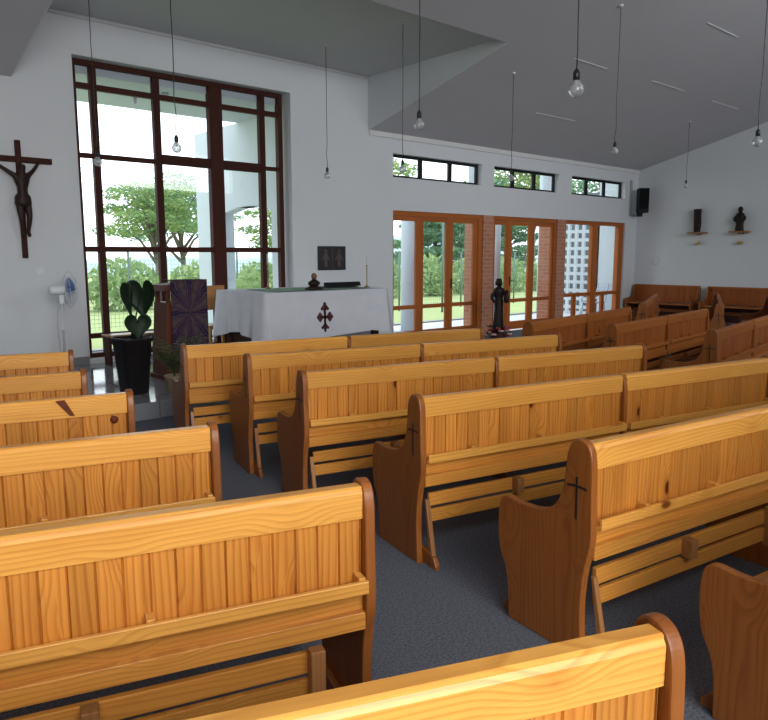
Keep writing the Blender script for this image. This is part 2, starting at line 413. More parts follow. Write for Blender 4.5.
# window wall, built as a slab with openings (panels between openings)
WX0, WX1, WZ0, WZ1 = 3.36, 6.75, .24, 4.25        # tall window
DX0, DX1, DZ1 = 8.98, 17.12, 2.49                   # door run
CL = [(8.98, 11.45), (11.84, 14.14), (14.66, 17.04)]; CZ0, CZ1 = 3.09, 3.515
b = MB()
b.box(XL, WX0, YW, YW + TH, 0, 5.2)
b.box(WX0, WX1, YW, YW + TH, -.1, WZ0); b.box(WX0, WX1, YW, YW + TH, WZ1, 5.2)
b.box(WX1, DX0, YW, YW + TH, 0, 5.2)
b.box(DX0, XR + TH, YW, YW + TH, DZ1, CZ0); b.box(DX0, XR + TH, YW, YW + TH, CZ1, 4.2)
xs = [CL[0][1], CL[1][0], CL[1][1], CL[2][0]]
b.box(xs[0], xs[1], YW, YW + TH, CZ0, CZ1); b.box(xs[2], xs[3], YW, YW + TH, CZ0, CZ1); b.box(CL[2][1], XR + TH, YW, YW + TH, CZ0, CZ1)
b.box(DX1, XR + TH, YW, YW + TH, -.1, DZ1)
struct(b.build('wall_front', M['wall']))
# right gable wall, left wall, rear wall
def gable(x0, x1):
    poly = [(YB, -.1), (YW + TH, -.1), (YW + TH, zc(YW) + .3), (YR, zc(YR) + .3), (YB, zc(YB) + .3)]
    return MB().prism(poly, x0, x1, 'x')
struct(gable(XR, XR + TH).build('wall_right', M['wall']))
struct(gable(XL - TH, XL).build('wall_left', M['wall']))
RW = [(-3.2, 2.2)]; RZ0, RZ1 = 1.0, 5.3
RW2 = (6.5, 13.5); RY0, RY1 = 3.9, 5.2  # second opening, added only for the fill lamp
b = MB(); b.box(XL, RW[0][0], YB - TH, YB, -.1, 6.2); b.box(RW[0][0], RW[0][1], YB - TH, YB, -.1, RZ0)
b.box(RW[0][0], RW[0][1], YB - TH, YB, RZ1, 6.2); b.box(RW[0][1], RW2[0], YB - TH, YB, -.1, 6.2); b.box(RW2[1], XR, YB - TH, YB, -.1, 6.2); b.box(RW2[0], RW2[1], YB - TH, YB, -.1, RY0); b.box(RW2[0], RW2[1], YB - TH, YB, RY1, 6.2)
struct(b.build('wall_back', M['wall']))
bl_ = area('back_window_daylight', (-.5, YB - .02, 3.15), (.5, 2.8, .2), 5.3, 4.2, 128, (1, .985, .96)); bl_.data.spread = radians(100)
hl = area('far_wall_fill', (10.0, YB - .02, 4.55), (13.2, 9.9, 2.6), 6.9, 1.2, 105, (.95, .98, 1)); hl.data.spread = radians(95)  # added fill lamp that brightens the door wall and side wall

# sloping ceiling with the dormer cut out, flat dormer ceiling and its cheeks
D0, D1, YD, ZD = 2.61, 8.4, 6.85, 4.75
def slope(mb, x0, x1, y0, y1, t=.12):
    vs = [(x, y, zc(y) + d) for x in (x0, x1) for y in (y0, y1) for d in (0, t)]
    mb.add(vs, [(0, 1, 3, 2), (4, 6, 7, 5), (0, 4, 5, 1), (2, 3, 7, 6), (0, 2, 6, 4), (1, 5, 7, 3)])
b = MB(); slope(b, XL, D0, YR, YW); slope(b, D1, XR, YR, YW); slope(b, D0, D1, YR, YD)
slope(b, XL, XR, YB, YR)
struct(b.build('ceiling', M['ceil']))
b = MB(); b.box(D0, D1, YD - .25, YW, ZD, ZD + .1)
struct(b.build('ceiling_dormer', M['ceil2']))
b = MB()
b.prism([(YD, zc(YD)), (YW, zc(YW)), (YW, ZD + .05), (YD, ZD + .05)], D1 - .012, D1, 'x')
b.prism([(YD, zc(YD)), (YW, zc(YW)), (YW, ZD + .05), (YD, ZD + .05)], D0, D0 + .012, 'x')
struct(b.build('wall_dormer', M['wall']))
# cornices
b = MB(); b.box(D1, XR, YW - .03, YW, Z0 - .085, Z0 + .01, .008)
struct(b.build('trim_1', M['trimw']))
b = MB(); b.box(XL, D0 - .12, YW - .03, YW, Z0 - .085, Z0 + .01, .008)
struct(b.build('trim_2', M['trimw']))
b = MB(); b.box(D0, D1, YW - .025, YW, ZD - .045, ZD + .0, .006)
struct(b.build('trim_3', M['ceil2']))
# thin joint strips on the slope
for k, (x0, x1, y) in enumerate([(11.02, 12.07, 5.22), (12.2, 13.35, 6.7), (14.6, 15.8, 6.73), (11.1, 12.36, 8.37), (9.9, 10.8, 6.75)]):
    b = MB(); vs = [(x, y + e, zc(y + e) - d) for x in (x0, x1) for e in (-.012, .012) for d in (-.004, .008)]
    b.add(vs, [(0, 1, 3, 2), (4, 6, 7, 5), (0, 4, 5, 1), (2, 3, 7, 6), (0, 2, 6, 4), (1, 5, 7, 3)])
    struct(b.build('trim_%d' % (k + 4), M['strip']))
# dais
ZDA = .18
poly = [(2.60, YW), (2.60, 7.94), (2.71, 6.90), (8.55, 6.90), (8.55, YW)]
b = MB().prism(poly, 0, ZDA, 'z', .01); struct(b.build('floor_dais', M['tile']))
b = MB(); b.box(2.60, WX0 - .01, YW - .02, YW, ZDA, ZDA + .11, .004); b.box(WX1 + .06, 8.55, YW - .02, YW, ZDA, ZDA + .11, .004)
struct(b.build('baseboard_front', M['kerb']))

# ------------------------------------------------------------------ tall window
def bar(mb, x0, x1, z0, z1, y, d=.07, ch=.005): mb.box(x0, x1, y - d / 2, y + d / 2, z0, z1, ch)
YF = 0.0
KW = 1.0206
w = empty('window_1', (0, YW * KW + .02, H * (1 - KW)), kind='structure'); w.scale = (KW, 1, KW)
mx = [(3.34, 3.385), (3.565, 3.655), (4.43, 4.53), (5.285, 5.50), (6.15, 6.25), (6.49, 6.57)]
mz = [(.26, .33), (.53, .60), (1.71, 1.785), (2.945, 3.03), (3.835, 3.91), (4.13, 4.215)]
b = MB(); bar(b, 3.34, 3.385, .26, 4.215, YF, .1); bar(b, 6.49, 6.57, .26, 4.215, YF, .1)
bar(b, 3.385, 6.49, 4.13, 4.215, YF, .1); bar(b, 3.385, 6.49, .26, .33, YF, .1)
b.build('outer_frame', M['meranti'], w)
for i, (a, c) in enumerate(mx[1:5]):
    if i == 2: continue
    b = MB(); bar(b, a, c, .33, 4.13, YF, .085); b.build('mullion', M['meranti'], w)
b = MB(); bar(b, 5.285, 5.50, .33, 4.13, YF, .11); b.build('mullion', M['meranti'], w)
HB = [(.53, .60, 3.385, 6.49), (1.71, 1.785, 3.385, 6.49), (3.835, 3.91, 3.385, 6.49), (2.95, 3.015, 3.385, 4.53), (2.955, 3.09, 4.53, 6.25), (3.0, 3.06, 6.25, 6.49)]
for z0, z1, x0, x1 in HB:
    b = MB(); bar(b, x0, x1, z0, z1, YF, .075); b.build('transom', M['meranti'], w)
cols = [(3.385, 3.565), (3.655, 4.43), (4.53, 5.285), (5.50, 6.15), (6.25, 6.49)]
rows = [(.33, .53), (.60, 1.71), (1.785, 2.96), (3.03, 3.835), (3.91, 4.13)]
for x0, x1 in cols:
    for z0, z1 in rows:
        b = MB(); b.box(x0 - .01, x1 + .01, YF - .003, YF + .003, z0 - .02, z1 + .02); b.build('pane', M['glass'], w)

# ------------------------------------------------------------------ clerestory windows
M['blackframe'] = plain('black_window_frame', (.012, .011, .011), .6, .2)
YC = YW + .14
for k, (x0, x1) in enumerate(CL):
    w = empty('window_%d' % (k + 2), kind='structure')
    b = MB(); t = .05
    bar(b, x0, x1, CZ1 - t, CZ1, YC, .06); bar(b, x0, x1, CZ0, CZ0 + t, YC, .06); bar(b, x0, x0 + t, CZ0 + t, CZ1 - t, YC, .06); bar(b, x1 - t, x1, CZ0 + t, CZ1 - t, YC, .06)
    b.build('outer_frame', M['blackframe'], w)
    for q in (1 / 3, 2 / 3):
        xm = x0 + (x1 - x0) * q; b = MB(); bar(b, xm - .045, xm + .045, CZ0 + t, CZ1 - t, YC, .055); b.build('mullion', M['blackframe'], w)
    for q in range(3):
        a = x0 + (x1 - x0) * q / 3; c = x0 + (x1 - x0) * (q + 1) / 3
        b = MB(); b.box(a + .03, c - .03, YC - .003, YC + .003, CZ0 + .03, CZ1 - .03); b.build('pane', M['glass'], w)

# ------------------------------------------------------------------ doors between brick piers
YD2 = YW + .10
def pier(x0, x1, name):
    b = MB(); b.box(x0, x1, YW + .005, YW + .53, -.05, DZ1); o = b.build(name, M['brick']); struct(o)
    b = MB(); b.box(x0 + .02, x1 - .02, YW + TH, YW + .47, DZ1, 4.6); return struct(b.build('wall_fin', M['whitewash']))
PX = [(11.54, 11.87), (14.16, 14.50)]
pier(*PX[0], 'pillar_brick'); pier(*PX[1], 'pillar_brick')
b = MB(); b.box(17.25, 17.5, YW + TH, YW + .75, DZ1, 4.6); struct(b.build('wall_fin', M['whitewash']))
def door_set(name, X0, X1, leafs, fl, fr):
    d = empty(name, kind='structure')
    b = MB(); bar(b, X0, X1, 2.40, DZ1, YD2, .12); bar(b, X0, X0 + fl, 0, 2.40, YD2, .12); bar(b, X1 - fr, X1, 0, 2.40, YD2, .12)
    b.build('outer_frame', M['doorwood'], d)
    for i, (x0, x1, sl, sr, hd) in enumerate(leafs):
        b = MB()
        bar(b, x0, x0 + sl, .02, 2.395, YD2 - .01, .05); bar(b, x1 - sr, x1, .02, 2.395, YD2 - .01, .05)
        for z0, z1 in ((.02, .20), (.625, .705), (2.31, 2.395)): bar(b, x0 + sl, x1 - sr, z0, z1, YD2 - .01, .048)
        lf = b.build('door_leaf', M['doorwood'], d)
        for z0, z1 in ((.20, .625), (.705, 2.31)):
            b = MB(); b.box(x0 + sl - .01, x1 - sr + .01, YD2 - .013, YD2 - .007, z0 - .01, z1 + .01); b.build('pane', M['glass'], lf)
        if hd:
            b = MB(); hx = x0 + sl * .5
            b.box(hx - .018, hx + .018, YD2 - .045, YD2 - .035, 1.0, 1.20, .003); b.tube([(hx, YD2 - .04, 1.10), (hx, YD2 - .085, 1.10), (hx + .10, YD2 - .085, 1.10)], .009, 8)
            b.build('handle', M['socket'], lf)
door_set('door_1', 8.98, 11.54, [(9.02, 9.74, .04, .10, 0), (9.74, 10.58, .10, .10, 0), (10.58, 11.42, .10, .12, 1)], .04, .12)
door_set('door_2', 11.87, 14.16, [(11.93, 12.45, .06, .09, 0), (12.45, 13.27, .11, .11, 1), (13.27, 14.08, .10, .06, 0)], .06, .08)
d = empty('door_3', kind='structure')
b = MB(); bar(b, 14.50, 17.12, 2.40, DZ1, YD2, .12); bar(b, 14.50, 14.54, 0, 2.40, YD2, .12); bar(b, 16.90, 17.12, 0, 2.40, YD2, .12)
b.build('outer_frame', M['doorwood'], d)
b = MB(); bar(b, 15.70, 15.95, 0, 2.40, YD2, .10); b.build('post', M['doorwood'], d)
b = MB(); bar(b, 14.54, 15.70, .66, .745, YD2, .07); bar(b, 15.95, 16.90, .66, .745, YD2, .07); b.build('rail', M['doorwood'], d)
for x in (14.98, 16.24):
    b = MB(); bar(b, x, x + .14, .06, .66, YD2, .06); b.build('baluster', M['doorwood'], d)
b = MB(); bar(b, 14.54, 15.70, 0, .06, YD2, .1); bar(b, 15.95, 16.90, 0, .06, YD2, .1); b.build('threshold', M['doorwood'], d)
for x0, x1 in ((14.54, 15.70), (15.95, 16.90)):
    b = MB(); b.box(x0, x1, YD2 - .003, YD2 + .003, .74, 2.41); b.build('pane', M['glass'], d)

# ------------------------------------------------------------------ pews
PLEN = 3.06; TE = .036
PROF_ = [(0, 0), (.012, .2), (.008, .32), (-.005, .41), (-.026, .50), (-.03, .57), (-.024, .70), (-.02, .82), (-.016, .87), (-.006, .905), (.015, .928), (.045, .937), (.075, .93), (.098, .905), (.111, .865), (.118, .80), (.126, .73), (.142, .68), (.172, .630), (.215, .598), (.28, .580), (.35, .574), (.41, .576), (.455, .580), (.485, .572), (.505, .548), (.515, .50), (.517, .44), (.511, .36), (.496, .30), (.466, .245), (.448, .18), (.439, .08), (.436, 0)]
def spline(pts, m=3):
    out = []
    for i in range(len(pts) - 1):
        p0, p1, p2, p3 = pts[max(0, i - 1)], pts[i], pts[i + 1], pts[min(len(pts) - 1, i + 2)]
        for k in range(m):
            t = k / m
            out.append(tuple(.5 * (2 * b_ + (c_ - a_) * t + (2 * a_ - 5 * b_ + 4 * c_ - d_) * t * t + (3 * b_ - a_ - 3 * c_ + d_) * t ** 3) for a_, b_, c_, d_ in zip(p0, p1, p2, p3)))
    return out + [pts[-1]]
PROF = [(y, z * .993) for y, z in spline(PROF_)]
BAYS = [(TE, PLEN / 2 - TE / 2), (PLEN / 2 + TE / 2, PLEN - TE)]
ME = {}
def part(key, name, maker, mat, parent, loc=(0, 0, 0)):
    """one mesh per kind of part, shared by every pew"""
    if key not in ME:
        me = maker().mesh(name); me.materials.append(mat); ME[key] = me
    return link(name, ME[key], parent, loc)
def boards(mb, x0, x1, y0, y1, z0, z1, w=.0735):
    """a panel of tongue-and-groove boards with V grooves"""
    n = int(math.ceil((x1 - x0) / w)); g = .008
    for i in range(n):
        a = x0 + i * w; c = min(x1, a + w)
        poly = [(a, y1), (a, y0 + g), (a + g * .5, y0), (c - g * .5, y0), (c, y0 + g), (c, y1)]
        mb.prism(poly, z0, z1, 'z')
    return mb
def crossmesh(face):
    b = MB(); s = -1 if face == 'left' else 1
    xa, xb = (-.0025, .002) if face == 'left' else (TE - .002, TE + .0025)
    b.prism([(.047, .595), (.055, .595), (.058, .775), (.049, .775)], xa, xb, 'x')
    b.prism([(.002, .728), (.04, .730), (.07, .730), (.102, .726), (.103, .735), (.07, .740), (.04, .740), (.002, .737)], xa, xb, 'x')
    return b
def endfoot():
    b = MB(); b.prism([(-.125, 0), (-.125, .02), (-.10, .062), (-.02, .085), (.40, .085), (.475, .062), (.505, .03), (.505, 0)], 0, .028, 'x', .004); return b
def make_pew(loc, ang, label, cross='left', group=None, stain=''):
    p = empty('pew', (*loc, 0), ang, label, 'pew', group)
    L = PLEN
    for x0, nm in ((0, 'end_panel'), (L - TE, 'end_panel')):
        e = part('end', nm, lambda: MB().prism(PROF, 0, TE, 'x', .006), M['end'], p, (x0, 0, 0))
        f = part('foot', 'foot', endfoot, M['end'], e, (TE if x0 == 0 else -.028, 0, 0))
        if (x0 == 0) == (cross == 'left'):
            part('cross_' + cross, 'cross', lambda: crossmesh(cross), M['black'], e)
    m = part('mid', 'centre_panel', lambda: MB().prism([(max(y * .97 + .004, -.018), z * .978) for y, z in PROF], .005, TE - .005, 'x', .005), M['end'], p, (L / 2 - TE / 2, 0, 0))
    part('foot', 'foot', endfoot, M['end'], m, (TE, 0, 0))
    W_ = BAYS[0][1] - BAYS[0][0]
    for a, c in BAYS:
        o = (a, 0, -.006)
        def rail():
            b = MB(); b.prism([(.000, .815), (.000, .90), (.008, .912), (.008, .918), (.014, .922), (.052, .922), (.052, .815)], 0, W_, 'x', 0.0025); return b
        part('rail' + stain, 'top_rail', rail, M['rail' + stain], p, o)
        part('panel' + stain, 'board_panel', lambda: boards(MB(), 0, W_, .014, .034, .572, .82), M['board' + stain], p, o)
        def shelf():
            b = MB(); b.box(0, W_, -.052, -.036, .576, .620, .003); b.box(0, W_, -.038, .014, .576, .590, .002); return b
        s = part('shelf' + stain, 'hymn_shelf', shelf, M['rail' + stain], p, o)
        for x in (.30, .80, W_ - .018):
            part('div' + stain, 'divider', lambda: MB().box(-.012, .012, -.038, .013, 0.590, 0.628, .002), M['rail' + stain], s, (x, 0, 0))
        part('low1' + stain, 'lower_board', lambda: MB().box(0, W_, .004, .026, .478, .572, .003), M['lower' + stain], p, o)
        part('low2' + stain, 'seat_rail', lambda: MB().box(0, W_, -.022, .012, .438, .500, .004), M['lower' + stain], p, o)
        def seat():
            b = MB(); b.prism([(.012, .425), (.012, .447), (.10, .440), (.28, .438), (.46, .452), (.485, .448), (.49, .435), (.485, .424)], 0, W_, 'x', .003); return b
        part('seat' + stain, 'seat', seat, M['rail' + stain], p, o)
        k1 = part('kn1' + stain, 'kneeler_rail', lambda: MB().box(.032, W_ - .17, -.008, .016, .322, .394, .004), M['lower' + stain], p, o)
        k2 = part('kn2' + stain, 'kneeler_rail', lambda: MB().box(.032, W_ - .17, -.012, .012, .234, .304, .004), M['lower' + stain], p, o)
        part('kpost', 'kneeler_post', lambda: MB().box(0, .05, -.060, -.006, .305, .392, .004), M['post'], p, (a + .60, 0, 0))
        part('kpost2', 'kneeler_post', lambda: MB().box(0, .05, -.050, -.006, .205, .408, .004), M['post'], p, (a + W_ - .20, 0, 0))
        def kleg():
            b = MB(); b.prism([(-.002, .36), (-.018, .36), (-.088, .05), (-.088, .02), (-.060, .02)], 0, .026, 'x', .003); return b
        part('kleg', 'kneeler_leg', kleg, M['post'], p, (a + .004, 0, 0))
    return p

def knot_marks(p):
    k = MB().prism([(-.19, .905), (-.145, .908), (-.10, .820), (-.125, .822)], -.0075, .004, 'y')
    k.v = [(x + PLEN - .20, y, z) for x, y, z in k.v]
    k.build('knot', M['knot'], p)
    k = MB().lathe([(.001, -.002), (.020, -.002), (.022, .004), (.021, .012), (.001, .012)], 14); R_ = Matrix.Rotation(pi / 2, 4, 'X')
    k.v = [tuple(R_ @ Vector(q) + Vector((PLEN - .105, .020, .775))) for q in k.v]; k.build('knot', M['knot'], p)
def left_at(px, py, ang, label, **k):        # (px, py): inner left end of the top rail
    a = radians(ang); make_pew((px - TE * cos(a), py - TE * sin(a)), a, label, **k)
def right_at(px, py, ang, label, **k):       # (px, py): right end of the top rail
    a = radians(ang); d = PLEN - TE; return make_pew((px - d * cos(a), py - d * sin(a)), a, label, cross='right', **k)
# the block left of the aisle
right_at(1.285, .612, -22, 'pine pew at the very bottom, only its top rail and rounded end showing')
right_at(1.416, 1.713, -17.5, 'pine pew left of the aisle whose whole back is in view down to the kneeler')
right_at(1.434, 2.781, -15.2, 'left aisle pew just beyond the one whose whole back is in view')
k3 = right_at(1.460, 3.784, -14.6, 'left aisle pew with a big dark wedge-shaped knot in its top rail')
knot_marks(k3)
right_at(1.520, 4.693, -14.6, 'fourth pew up the left side, just its rail and board tops above the pew behind')
right_at(1.776, 5.737, -15.6, 'pew under the white pedestal fan, furthest up the left side')
# the block right of the aisle
left_at(2.425, .55, -8, 'pew cut by the right edge, just its end panel and seat corner showing')
left_at(2.445, 1.505, -8.6, 'large pew with a black cross on its end, in full view right of the aisle')
left_at(2.590, 2.620, -12.3, 'second pew right of the aisle, its kneeler foot sticking out onto the carpet')
left_at(2.600, 3.700, -14.0, 'third pew right of the aisle, counting from the large one with a black cross')
left_at(2.740, 4.620, -13.6, 'fourth pew right of the aisle, its front end panel hollowed above the seat')
left_at(2.640, 5.480, -13.2, 'pew right of the aisle closest to the altar and its white cloth')
# the block turned towards the altar
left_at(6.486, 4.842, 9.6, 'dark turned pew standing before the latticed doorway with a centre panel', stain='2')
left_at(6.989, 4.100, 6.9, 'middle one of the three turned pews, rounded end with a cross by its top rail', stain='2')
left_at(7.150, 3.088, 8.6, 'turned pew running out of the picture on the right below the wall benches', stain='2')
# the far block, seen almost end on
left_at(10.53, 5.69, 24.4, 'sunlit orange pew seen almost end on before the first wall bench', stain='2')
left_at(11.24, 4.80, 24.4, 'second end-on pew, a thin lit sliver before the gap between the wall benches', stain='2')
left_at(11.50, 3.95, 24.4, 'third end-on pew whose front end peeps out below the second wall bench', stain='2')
# benches along the right wall
def wall_bench(y_left, y_right, label):
    L = y_left - y_right
    p = empty('wall_bench', (XR - .10, y_left, 0), -pi / 2, label, 'pew', 'benches along the side wall')
    # local: x runs along the wall, y towards the wall
    prof = [(-y + .06, z) for y, z in PROF]
    for x in (0, L - TE):
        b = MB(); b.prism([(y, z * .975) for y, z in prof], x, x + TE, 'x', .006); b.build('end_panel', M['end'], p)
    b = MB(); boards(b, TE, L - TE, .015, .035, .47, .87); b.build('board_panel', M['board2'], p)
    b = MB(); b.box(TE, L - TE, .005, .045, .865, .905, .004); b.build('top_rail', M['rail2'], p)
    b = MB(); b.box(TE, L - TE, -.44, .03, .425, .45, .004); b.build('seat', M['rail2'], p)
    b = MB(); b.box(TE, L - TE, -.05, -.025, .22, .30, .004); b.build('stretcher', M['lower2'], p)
    b = MB(); b.box(TE, L - TE, .02, .035, .04, .42, .003); b.build('under_seat_shade', M['darkwood'], p)  # dark sheet added in place of the shade under the seat
wall_bench(9.86, 8.10, 'pine bench with vertical boards against the side wall, in the corner by the speaker')
wall_bench(7.90, 5.60, 'pine bench with vertical boards against the side wall under the carved figure')

# ------------------------------------------------------------------ altar
AX0, AX1, AY0, AY1, AZ_ = 5.02, 7.15, 8.08, 9.34, 1.165
a = empty('altar_table', (0, 0, 0), 0, 'dark wooden altar table under the white cloth on the tiled dais', 'altar')
a.location = (AX0, AY0, ZDA)
lx, ly, lz = AX1 - AX0, AY1 - AY0, AZ_ - ZDA
b = MB(); b.box(.03, lx - .03, .03, ly - .03, lz - .055, lz - .012, .004); b.build('table_top', M['darkwood'], a)
for x in (.07, lx * .5, lx - .16):
    for y in (.08, ly - .17):
        b = MB(); b.box(x, x + .09, y, y + .09, 0, lz - .055, .004); b.build('leg', M['darkwood'], a)
b = MB(); b.box(.10, .30, .17, ly - .17, .10, lz - .2, .004); b.build('side_panel', M['darkwood'], a)
def drape():
    """closed rectangular ring swept downward with growing folds"""
    N = 220; per = []
    Lx, Ly = lx + .02, ly + .02; P_ = 2 * (Lx + Ly)
    for i in range(N):
        s = P_ * i / N
        if s < Lx: p, n = (s, 0), (0, -1); side = 0; t = s / Lx
        elif s < Lx + Ly: p, n = (Lx, s - Lx), (1, 0); side = 1; t = (s - Lx) / Ly
        elif s < 2 * Lx + Ly: p, n = (Lx - (s - Lx - Ly), Ly), (0, 1); side = 2; t = (s - Lx - Ly) / Lx
        else: p, n = (0, Ly - (s - 2 * Lx - Ly)), (-1, 0); side = 3; t = (s - 2 * Lx - Ly) / Ly
        per.append((p, n, side, t, s))
    vs = []; fs = []; K = 12
    for k in range(K + 1):
        q = k / K
        for p, n, side, t, s in per:
            drop = .60 + .03 * sin(s * 2.1) + (.05 * cos(pi * 2 * (t - .0)) if side in (1, 3) else .02)
            corner = max(0, 1 - min(t, 1 - t) * (6 if side in (0, 2) else 4))
            amp = {0: .012, 1: .02, 2: .012, 3: .035}[side]
            fold = amp * sin(s * (19 if side in (1, 3) else 7.5) + (2 if side == 0 else 0)) * q ** .8 * (1 if side in (1, 3) else (.4 + corner))
            out = .012 + q * (.03 + .085 * corner) + fold
            z = lz - drop * q - .05 * corner * q
            dx = (-1 if t < .5 else 1) if side == 0 else 0
            vs.append((p[0] - .01 + n[0] * out, p[1] - .01 + n[1] * out, z + .004 * (1 - q)))
    for k in range(K):
        for i in range(N): fs.append((k * N + i, k * N + (i + 1) % N, (k + 1) * N + (i + 1) % N, (k + 1) * N + i))
    b = MB(); b.add(vs, fs, True); b.add([vs[i] for i in range(N)], [tuple(range(N))]); return b
cl = drape().build('altar_cloth', M['cloth'], None, (AX0, AY0, ZDA))
tag(cl, 'white cloth draped over the altar with an embroidered cross on its front', 'altar cloth')
# embroidered cross: arms with diamond ends and knobs
b = MB(); cx, cz, th = .945, .625, .005
def dia(x, z, rx, rz): b.prism([(x - rx, z), (x - rx * .35, z + rz * .35), (x, z + rz), (x + rx * .35, z + rz * .35), (x + rx, z), (x + rx * .35, z - rz * .35), (x, z - rz), (x - rx * .35, z - rz * .35)], -.064, -.034, 'y')
def lozenge(x, z, rx, rz): b.prism([(x - rx, z), (x, z + rz), (x + rx, z), (x, z - rz)], -.064, -.034, 'y')
b.box(cx - .012, cx + .012, -.064, -.034, cz - .15, cz + .15); b.box(cx - .10, cx + .10, -.064, -.034, cz - .010, cz + .010)
lozenge(cx, cz + .135, .05, .055); lozenge(cx, cz - .135, .05, .055); lozenge(cx - .085, cz, .055, .07); lozenge(cx + .085, cz, .055, .07)
dia(cx, cz, .05, .05)
for sx, sz in ((-.05, .115), (.05, .115), (-.05, -.15), (.05, -.15)): lozenge(cx + sx, cz + sz, .016, .022)
lozenge(cx, cz + .185, .018, .025); lozenge(cx, cz - .19, .018, .025)
b.build('cross_emblem', M['maroon'], cl)
# green runner
b = MB(); vs = []; fs = []; NX, NY = 26, 6
for i in range(NX + 1):
    for j in range(NY + 1): vs.append((.25 + i * 1.65 / NX, .10 + j * .8 / NY, lz + .010 + .008 * random.random()))
for i in range(NX):
    for j in range(NY): fs.append((i * (NY + 1) + j, (i + 1) * (NY + 1) + j, (i + 1) * (NY + 1) + j + 1, i * (NY + 1) + j + 1))
b.add(vs, fs, True)
o = b.build('table_runner', M['green'], None, (AX0, AY0, ZDA)); tag(o, 'crumpled green cloth lying along the altar top', 'cloth')
zt = AZ_ + .016
def candlestick(x, y, h, label):
    c = empty('candlestick', (x, y, zt), 0, label, 'candlestick')
    MB().lathe([(.045, 0), (.045, .012), (.012, .022), (.007, .05), (.007, h * .55), (.013, h * .57), (.007, h * .6), (.007, h * .68), (.020, h * .69), (.020, h * .705), (.006, h * .71)], 14).build('stem', M['brass'], c)
    MB().lathe([(.008, h * .70), (.008, h)], 10).build('candle', M['trimw'], c)
candlestick(6.98, 8.32, .47, 'thin candlestick standing on the altar near the orange doors')
candlestick(5.62, 8.95, .50, 'thin candlestick on the altar end by the tall window')
# small figure on the altar
fg = empty('carved_bust', (5.98, 8.30, zt), 0, 'small brown carved figure on a dark base on the altar', 'figurine')
b = MB(); b.lathe([(.15, 0), (.155, .02), (.11, .035), (.06, .05)], 18, (0, 0, 0), 1, .5); b.build('base', M['corpus'], fg)
b = MB(); b.lathe([(.06, .045), (.095, .07), (.10, .10), (.06, .125), (.035, .14), (.03, .15)], 16, (0, 0, 0), 1, .6); b.build('body', M['bronze'], fg)
b = MB(); b.ball((0, 0, .185), .042, 1, 1, 1.15); b.lathe([(.010, 0), (.004, .02)], 8, (0, -.045, .175)); b.build('head', plain('tan_carving', (.20, .09, .045), .5), fg)
bk = empty('open_book', (6.55, 8.50, zt + .006), 0, 'low dark book rest lying on the altar beside the carved figure', 'book')
b = MB(); b.box(-.28, .36, -.06, .10, 0, .012, .003); b.build('cover', M['plastic_b'], bk)
b = MB(); b.prism([(.02, .012), (.07, .012), (.07, .075), (.05, .075)], -.20, .48, 'x', .002); b.build('rest', M['plastic_b'], bk)

# ------------------------------------------------------------------ lectern with purple cloth
lc = empty('lectern', (3.90, 8.22, ZDA), 0, 'dark red wooden lectern on the dais with a sloping top', 'lectern')
b = MB(); b.prism([(-.32, 0), (.22, 0), (.20, .92), (-.26, .92)], -.18, .18, 'y', .006); b.build('body', M['lectern'], lc)
b = MB(); b.box(-.34, .24, -.21, .21, 0, .05, .006); b.build('plinth', M['lectern'], lc)
b = MB(); b.prism([(-.30, 1.06), (-.26, 1.13), (.25, 1.18), (.25, 1.14)], -.20, .20, 'y', .004); b.build('reading_top', M['lectern'], lc)
for x, y in ((-.25, -.15), (-.25, .15), (.18, -.15), (.18, .15)):
    b = MB(); b.box(x, x + .05, y - .02, y + .02, .91, 1.12 if x < 0 else 1.15, .003); b.build('top_post', M['lectern'], lc)
b = MB(); vs = []; fs = []; NX, NZ = 16, 20
for i in range(NX + 1):
    for j in range(NZ + 1):
        z = 1.192 - j * .99 / NZ
        vs.append((-.235 + i * .47 / NX, -.222 + .004 * sin(i * 1.1) * j / NZ, z))
for i in range(NX):
    for j in range(NZ): fs.append((i * (NZ + 1) + j, i * (NZ + 1) + j + 1, (i + 1) * (NZ + 1) + j + 1, (i + 1) * (NZ + 1) + j))
b.add(vs, fs, True); b.box(-.24, .24, -.222, .02, 1.186, 1.193, .002)
o = b.build('lectern_cloth', M['purple'], None, (3.915, 8.22, 0)); o.location.z = ZDA
sol = o.modifiers.new('thick', 'SOLIDIFY'); sol.thickness = .006
tag(o, 'purple and brown petal-patterned cloth hanging down the front of the lectern', 'cloth')

# ------------------------------------------------------------------ plants
pl = empty('dark_planter', (2.985, 7.50, ZDA), radians(6), 'tall dark tapered planter with three big heart-shaped leaves at the dais edge', 'potted plant')
b = MB(); N = 40
def sq(r, z):
    out = []
    for k in range(N):
        t = 2 * pi * k / N; c_, s_ = cos(t), sin(t); q = (abs(c_) ** 5 + abs(s_) ** 5) ** (-1 / 5)
        out.append((r * c_ * q, r * s_ * q, z))
    return out
rings = [sq(.120, 0), sq(.125, .01), sq(.172, .58), sq(.182, .585), sq(.182, .612), sq(.165, .612), sq(.16, .55)]
vs = [p for r_ in rings for p in r_]; fs = [(i * N + k, i * N + (k + 1) % N, (i + 1) * N + (k + 1) % N, (i + 1) * N + k) for i in range(6) for k in range(N)]
b.add(vs, fs, True); b.add(rings[0], [tuple(range(N))]); b.build('pot', M['pot'], pl)
b = MB(); b.add(sq(.162, .565), [tuple(range(N))]); b.build('soil', M['soil'], pl)
